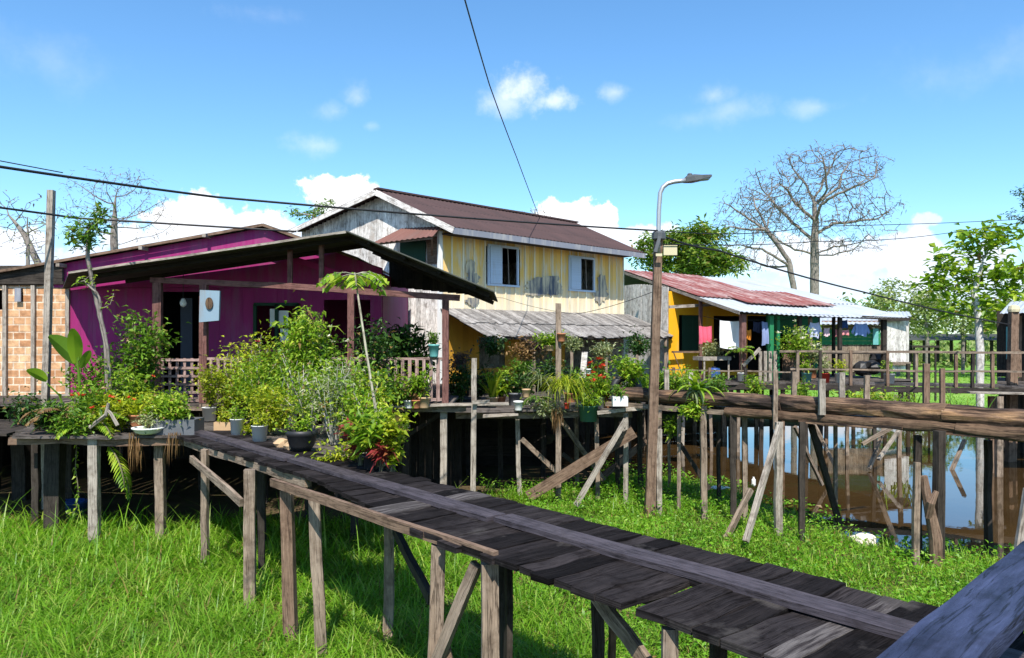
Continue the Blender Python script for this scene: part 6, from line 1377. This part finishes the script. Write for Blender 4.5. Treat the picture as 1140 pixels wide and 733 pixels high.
tree('bare_tree', 'tall bare tree with a wide leafless crown towering behind the silver roof', [base_at(908, Y), TY(907, 330, Y), TY(907, 300, Y), TY(907, 268, Y), TY(908, 247, Y), TY(906, 226, Y)], [(TY(905, 222, Y), 5.8, 4.6, 4.2, 900, .3), (TY(930, 186, Y), 4.2, 3.4, 1.9, 380, .1), (TY(968, 232, Y), 2.8, 2.8, 1.6, 150, .1), (TY(862, 222, Y), 3.2, 3.0, 2.2, 280, .1), (TY(950, 272, Y), 2.8, 2.6, 1.0, 90, .1)], .4, .33, ('lf_purple', 3, .42, .05, .16), .02, 3, 2.3, infl=3.6, kill=.48, limbs=LB, power=1.15)
Y = 52.0
LB = [LM(q, Y) for q in ([(300, 440), (220, 380), (110, 310)], [(300, 436), (230, 430), (130, 418)], [(300, 420), (310, 380), (330, 340)], [(390, 590), (280, 520), (200, 508)], [(395, 600), (300, 600), (220, 560)], [(310, 450), (250, 330), (230, 260)])]
tree('bare_tree', 'smaller bare tree leaning left beside the tall bare tree', [base_at(884, Y), TY(884, 322, Y), TY(878, 290, Y), TY(864, 270, Y), TY(853, 256, Y)], [(TY(838, 238, Y), 2.7, 2.6, 2.0, 420, .1), (TY(818, 258, Y), 2.3, 2.4, 1.6, 220, .1), (TY(832, 285, Y), 2.8, 2.2, 1.2, 200, .1)], .36, .2, ('lf_purple', 3, .38, .045, .14), .017, 4, 2.3, infl=3.4, kill=.45, limbs=LB, power=1.15)
Y = 36.0
tree('bare_tree', 'leafless tree spreading above the left end of the purple roof', [base_at(128, Y), TY(128, 300, Y), TY(127, 262, Y), TY(128, 235, Y)], [(TY(128, 222, Y), 2.6, 2.2, 1.75, 360, .15), (TY(165, 240, Y), 1.4, 1.6, 1.5, 90, .1), (TY(95, 240, Y), 1.5, 1.6, 1.4, 80, .1)], .33, .17, ('lf_purple', 3, .24, .035, .1), .010, 8, 2.1, infl=3, kill=.45)
Y = 33.0
tree('bare_tree', 'sparse bare tree leaning in at the left picture edge', [base_at(62, Y), TY(45, 300, Y), TY(28, 262, Y), TY(10, 240, Y)], [(TY(10, 245, Y), 1.6, 1.6, 1.6, 70, .1), (TY(38, 250, Y), 1.0, 1.4, 1.4, 60, .1)], .33, .14, ('lf_purple', 1, .16, .09, .1), .012, 9, 2.25, infl=3, kill=.45)
tree('bare_tree', 'thin straight bare sapling right of the leaning bare tree', [base_at(33, 31), TY(31, 300, 31), TY(31, 262, 31), TY(31, 242, 31)], [(TY(34, 262, 31), 1.0, 1.0, 1.2, 60, .1), (TY(50, 285, 31), .7, .9, .8, 50, .1)], .3, .09, ('lf_pale', 2, .14, .07, .1), .011, 10, 2.25, infl=3, kill=.45)
Y = 46.0
tree('feathery_tree', 'green layered feathery tree behind the street lamp', [base_at(770, Y), TY(768, 340, Y), TY(766, 310, Y)], [(TY(764, 288, Y), 2.6, 2.4, 1.25, 170, .1), (TY(735, 270, Y), 1.5, 1.8, .35, 45, .0), (TY(778, 262, Y), 2.2, 2, .55, 70, .0), (TY(795, 292, Y), 1.8, 1.8, .9, 80, .0), (TY(722, 288, Y), 1.0, 1.2, .3, 25, 0)], .35, .26, ('lf_tree', 34, .42, .15, .22), .02, 12, 2.3, infl=4, kill=.5)
Y = 38.0
tree('feathery_tree', 'tip of a flat layered green tree above the white gable boards', [base_at(345, Y), TY(348, 280, Y), TY(350, 250, Y)], [(TY(348, 237, Y), 1.15, 1.2, .28, 40, 0), (TY(364, 229, Y), .5, .8, .3, 18, 0), (TY(330, 238, Y), .5, .7, .12, 12, 0)], .22, .14, ('lf_tree', 16, .26, .08, .11), .012, 13, infl=3, kill=.4)
Y = 48.0
tree('bare_tree', 'twiggy treetop just showing over the brown roof ridge', [base_at(596, Y), TY(596, 300, Y), TY(596, 250, Y)], [(TY(596, 242, Y), 1.4, 1.2, .7, 90, .1)], .3, .16, ('lf_purple', 1, .16, .08, .1), .012, 14, 2.25, infl=3, kill=.4)
Y = 31.0
tree('broadleaf_tree', 'white-trunked tree with loose clusters of big leaves beside the edge shack', [base_at(1091, Y), TY(1091, 405, Y), TY(1090, 360, Y), TY(1084, 325, Y), TY(1092, 300, Y)], [(TY(1060, 290, Y), 1.15, 1.1, .75, 34, .1), (TY(1090, 258, Y), 1.1, 1.2, .55, 28, .1), (TY(1125, 262, Y), .9, 1.1, .6, 26, .1), (TY(1126, 305, Y), 1.2, 1.2, 1.0, 36, .1), (TY(1078, 308, Y), .9, 1.1, .5, 22, .1), (TY(1042, 318, Y), 1.0, 1.0, .5, 24, .1), (TY(1048, 292, Y), .8, .9, .4, 18, .1), (TY(1062, 338, Y), .9, 1.0, .4, 18, .1), (TY(1105, 335, Y), .6, 1.0, .7, 14, .1)], .35, .15, ('lf_lime', 24, .40, .21, .23), .014, 15, 2.2, bark='bark_pale', infl=4, kill=.75)
Y = 56.0
tree('dark_tree', 'dark blue-green treetop cut by the right picture edge', [base_at(1150, Y), TY(1150, 300, Y), TY(1150, 240, Y)], [(TY(1150, 228, Y), 1.7, 1.6, 1.5, 60, .1)], .4, .25, ('lf_dark', 22, .34, .10, .2), .02, 16, infl=4, kill=.6)
k = 0
for (px, Y, top, w_, n_, lab) in ((968, 60, 318, 2.6, 60, 'pale green tree behind the green shack'), (1000, 66, 312, 3.3, 80, 'wide pale green tree right of the green shack'), (1032, 62, 322, 2.6, 60, 'light green tree left of the white-trunked tree'), (1072, 70, 330, 3.2, 70, 'hazy green tree behind the white trunk'), (1112, 64, 325, 3.0, 70, 'green tree behind the utility pole cap'), (1150, 68, 315, 3.2, 70, 'green tree filling the far right edge')):
    c = TY(px, (top+372)/2, Y); hz = (372-top)/2/F*Y
    tree('field_tree', lab, [base_at(px, Y), TY(px, 372, Y), TY(px+rr(-3, 3), 355, Y)], [(c, w_, w_*.8, hz, n_, .15)], .5, .16, ('lf_far', 24, .42, .22, .36), .016, 30+k, 2.3, bark='bark', group='trees beyond the meadow', infl=4, kill=.8); k += 1
# ================================================================ sun, sky, camera
EL, AZ = math.radians(52.5), math.atan2(-.0, -.76)          # sun behind the camera and to the left
sd = bpy.data.lights.new('sun', 'SUN'); sd.energy = 5.0; sd.angle = math.radians(.5); sd.color = (1.0, .95, .86)
so_ = bpy.data.objects.new('sun', sd); COL.objects.link(so_)
vec = V((math.sin(AZ)*math.cos(EL), math.cos(AZ)*math.cos(EL), math.sin(EL))); so_.rotation_euler = vec.to_track_quat('Z', 'Y').to_euler(); so_.location = (-20, -30, 60)
wd = bpy.data.worlds.new('World'); SC.world = wd; wd.use_nodes = True; nt = wd.node_tree; nt.nodes.clear()
T = NT.__new__(NT); T.t = nt; T.m = None; T.out = None
out = T.n('ShaderNodeOutputWorld'); bg = T.n('ShaderNodeBackground')
sky = T.n('ShaderNodeTexSky', sky_type='NISHITA', sun_disc=False, sun_elevation=EL, sun_rotation=AZ, altitude=80, air_density=1.0, dust_density=.4, ozone_density=2.2)
hs = T.n('ShaderNodeHueSaturation'); T.set(hs, 'Saturation', 1.08); T.set(hs, 'Value', 1.0); T.set(hs, 'Color', T.mix(1.0, sky.outputs[0], (.82, 1.02, 1.12, 1), 'MULTIPLY'))
tc = T.n('ShaderNodeTexCoord'); dirv = tc.outputs['Generated']
sp = T.n('ShaderNodeSeparateXYZ'); T.set(sp, 0, dirv); dx, dy, dz = sp.outputs
az = T.math('ARCTAN2', dx, dy); el = T.math('ARCSINE', dz)
nz = T.n('ShaderNodeTexNoise'); T.set(nz, 'Vector', dirv); T.set(nz, 'Scale', 13.0); T.set(nz, 'Detail', 9); T.set(nz, 'Roughness', .62)
nb = T.n('ShaderNodeTexNoise'); T.set(nb, 'Vector', dirv); T.set(nb, 'Scale', 34.0); T.set(nb, 'Detail', 5); T.set(nb, 'Roughness', .6)
warp = T.math('ADD', T.math('MULTIPLY', T.math('SUBTRACT', nz.outputs[0], .5), 2.6), T.math('MULTIPLY', T.math('SUBTRACT', nb.outputs[0], .5), .8))
def cloud(px, py, rx, ry, soft, amt, flat=1.0):
    """one cumulus at its bearing and elevation; flat > 1 squares its base"""
    r_ = ray(px, py).normalized(); a0 = math.atan2(r_.x, r_.y); e0 = math.asin(r_.z)
    u = T.math('DIVIDE', T.math('SUBTRACT', az, a0), rx/F); v_ = T.math('DIVIDE', T.math('SUBTRACT', el, e0), ry/F)
    neg = T.math('MULTIPLY', T.math('MINIMUM', v_, 0.0), flat-1); v_ = T.math('ADD', v_, neg)
    d = T.math('SQRT', T.math('ADD', T.math('MULTIPLY', u, u), T.math('MULTIPLY', v_, v_)))
    q = T.math('SUBTRACT', 1.0, T.math('SUBTRACT', d, T.math('MULTIPLY', warp, 1.15)))
    mr = T.n('ShaderNodeMapRange', interpolation_type='SMOOTHSTEP'); T.set(mr, 0, q); T.set(mr, 1, 0.0); T.set(mr, 2, soft); T.set(mr, 3, 0.0); T.set(mr, 4, amt); return mr.outputs[0]
acc = None
for cdef in ((245, 252, 62, 34, .22, 1.0), (180, 275, 70, 22, .3, .95), (300, 262, 60, 20, .3, .9), (30, 285, 60, 26, .3, .95), (100, 292, 60, 22, .3, .9), (-60, 290, 80, 40, .3, .9), (387, 222, 44, 24, .22, 1.0), (642, 248, 46, 22, .22, 1.0), (700, 268, 50, 16, .3, .8),
             (1010, 278, 62, 30, .3, .95), (930, 290, 90, 26, .35, .9), (1050, 290, 60, 26, .35, .9), (960, 318, 130, 22, .5, .8), (1100, 325, 110, 26, .5, .85), (840, 290, 50, 20, .5, .6), (1035, 245, 20, 12, .3, .7),
             (585, 98, 42, 28, 1.0, .66), (614, 114, 40, 20, 1.0, .6), (566, 114, 34, 20, 1.1, .45), (684, 103, 26, 13, 1.4, .42), (398, 110, 24, 20, 1.5, .32), (374, 124, 34, 14, 1.6, .30), (354, 162, 38, 15, 1.5, .32), (412, 140, 16, 8, 1.5, .24), (795, 106, 30, 16, 1.7, .30), (814, 124, 50, 18, 1.8, .28), (770, 132, 40, 12, 1.9, .18), (910, 119, 42, 11, 1.7, .28), (285, 15, 60, 14, 1.5, .12), (1150, 60, 110, 40, 1.8, .14), (40, 60, 120, 40, 2.0, .14)):
    c_ = cloud(*cdef); acc = c_ if acc is None else T.math('MAXIMUM', acc, c_)
bk = T.n('ShaderNodeMapRange', interpolation_type='SMOOTHSTEP'); T.set(bk, 0, T.math('ADD', nz.outputs[0], T.math('MULTIPLY', dy, -.15))); T.set(bk, 1, .68); T.set(bk, 2, .82); T.set(bk, 4, .8)     # loose cumulus behind us
acc = T.math('MAXIMUM', acc, bk.outputs[0])
up = T.n('ShaderNodeMapRange'); T.set(up, 0, dz); T.set(up, 1, -.02); T.set(up, 2, .0); acc = T.math('MULTIPLY', acc, up.outputs[0])
shade = T.ramp(T.math('ADD', T.math('MULTIPLY', nz.outputs[0], .6), T.math('MULTIPLY', el, 1.1)), [(.32, (4.6, 5.2, 6.3)), (.52, (6.7, 6.8, 7.0))])
fin = T.mix(acc, hs.outputs[0], shade)
T.set(bg, 'Color', fin); T.set(bg, 'Strength', .13); nt.links.new(bg.outputs[0], out.inputs[0])
cd = bpy.data.cameras.new('camera'); cd.sensor_width = 36; cd.lens = F/1140*36; cd.shift_y = (HY-366.5)/1140; cd.clip_start = .05; cd.clip_end = 3000
co = bpy.data.objects.new('camera', cd); COL.objects.link(co); co.location = CAM; co.rotation_euler = (math.pi/2, 0, 0); SC.camera = co
SC.view_settings.view_transform = 'Standard'; SC.view_settings.look = 'None'; SC.view_settings.exposure = .66; SC.view_settings.gamma = 1.0
SC.render.engine = 'CYCLES'; SC.cycles.max_bounces = 8; SC.cycles.diffuse_bounces = 3; SC.cycles.transmission_bounces = 4; SC.cycles.use_denoising = True; SC.cycles.sample_clamp_indirect = 8
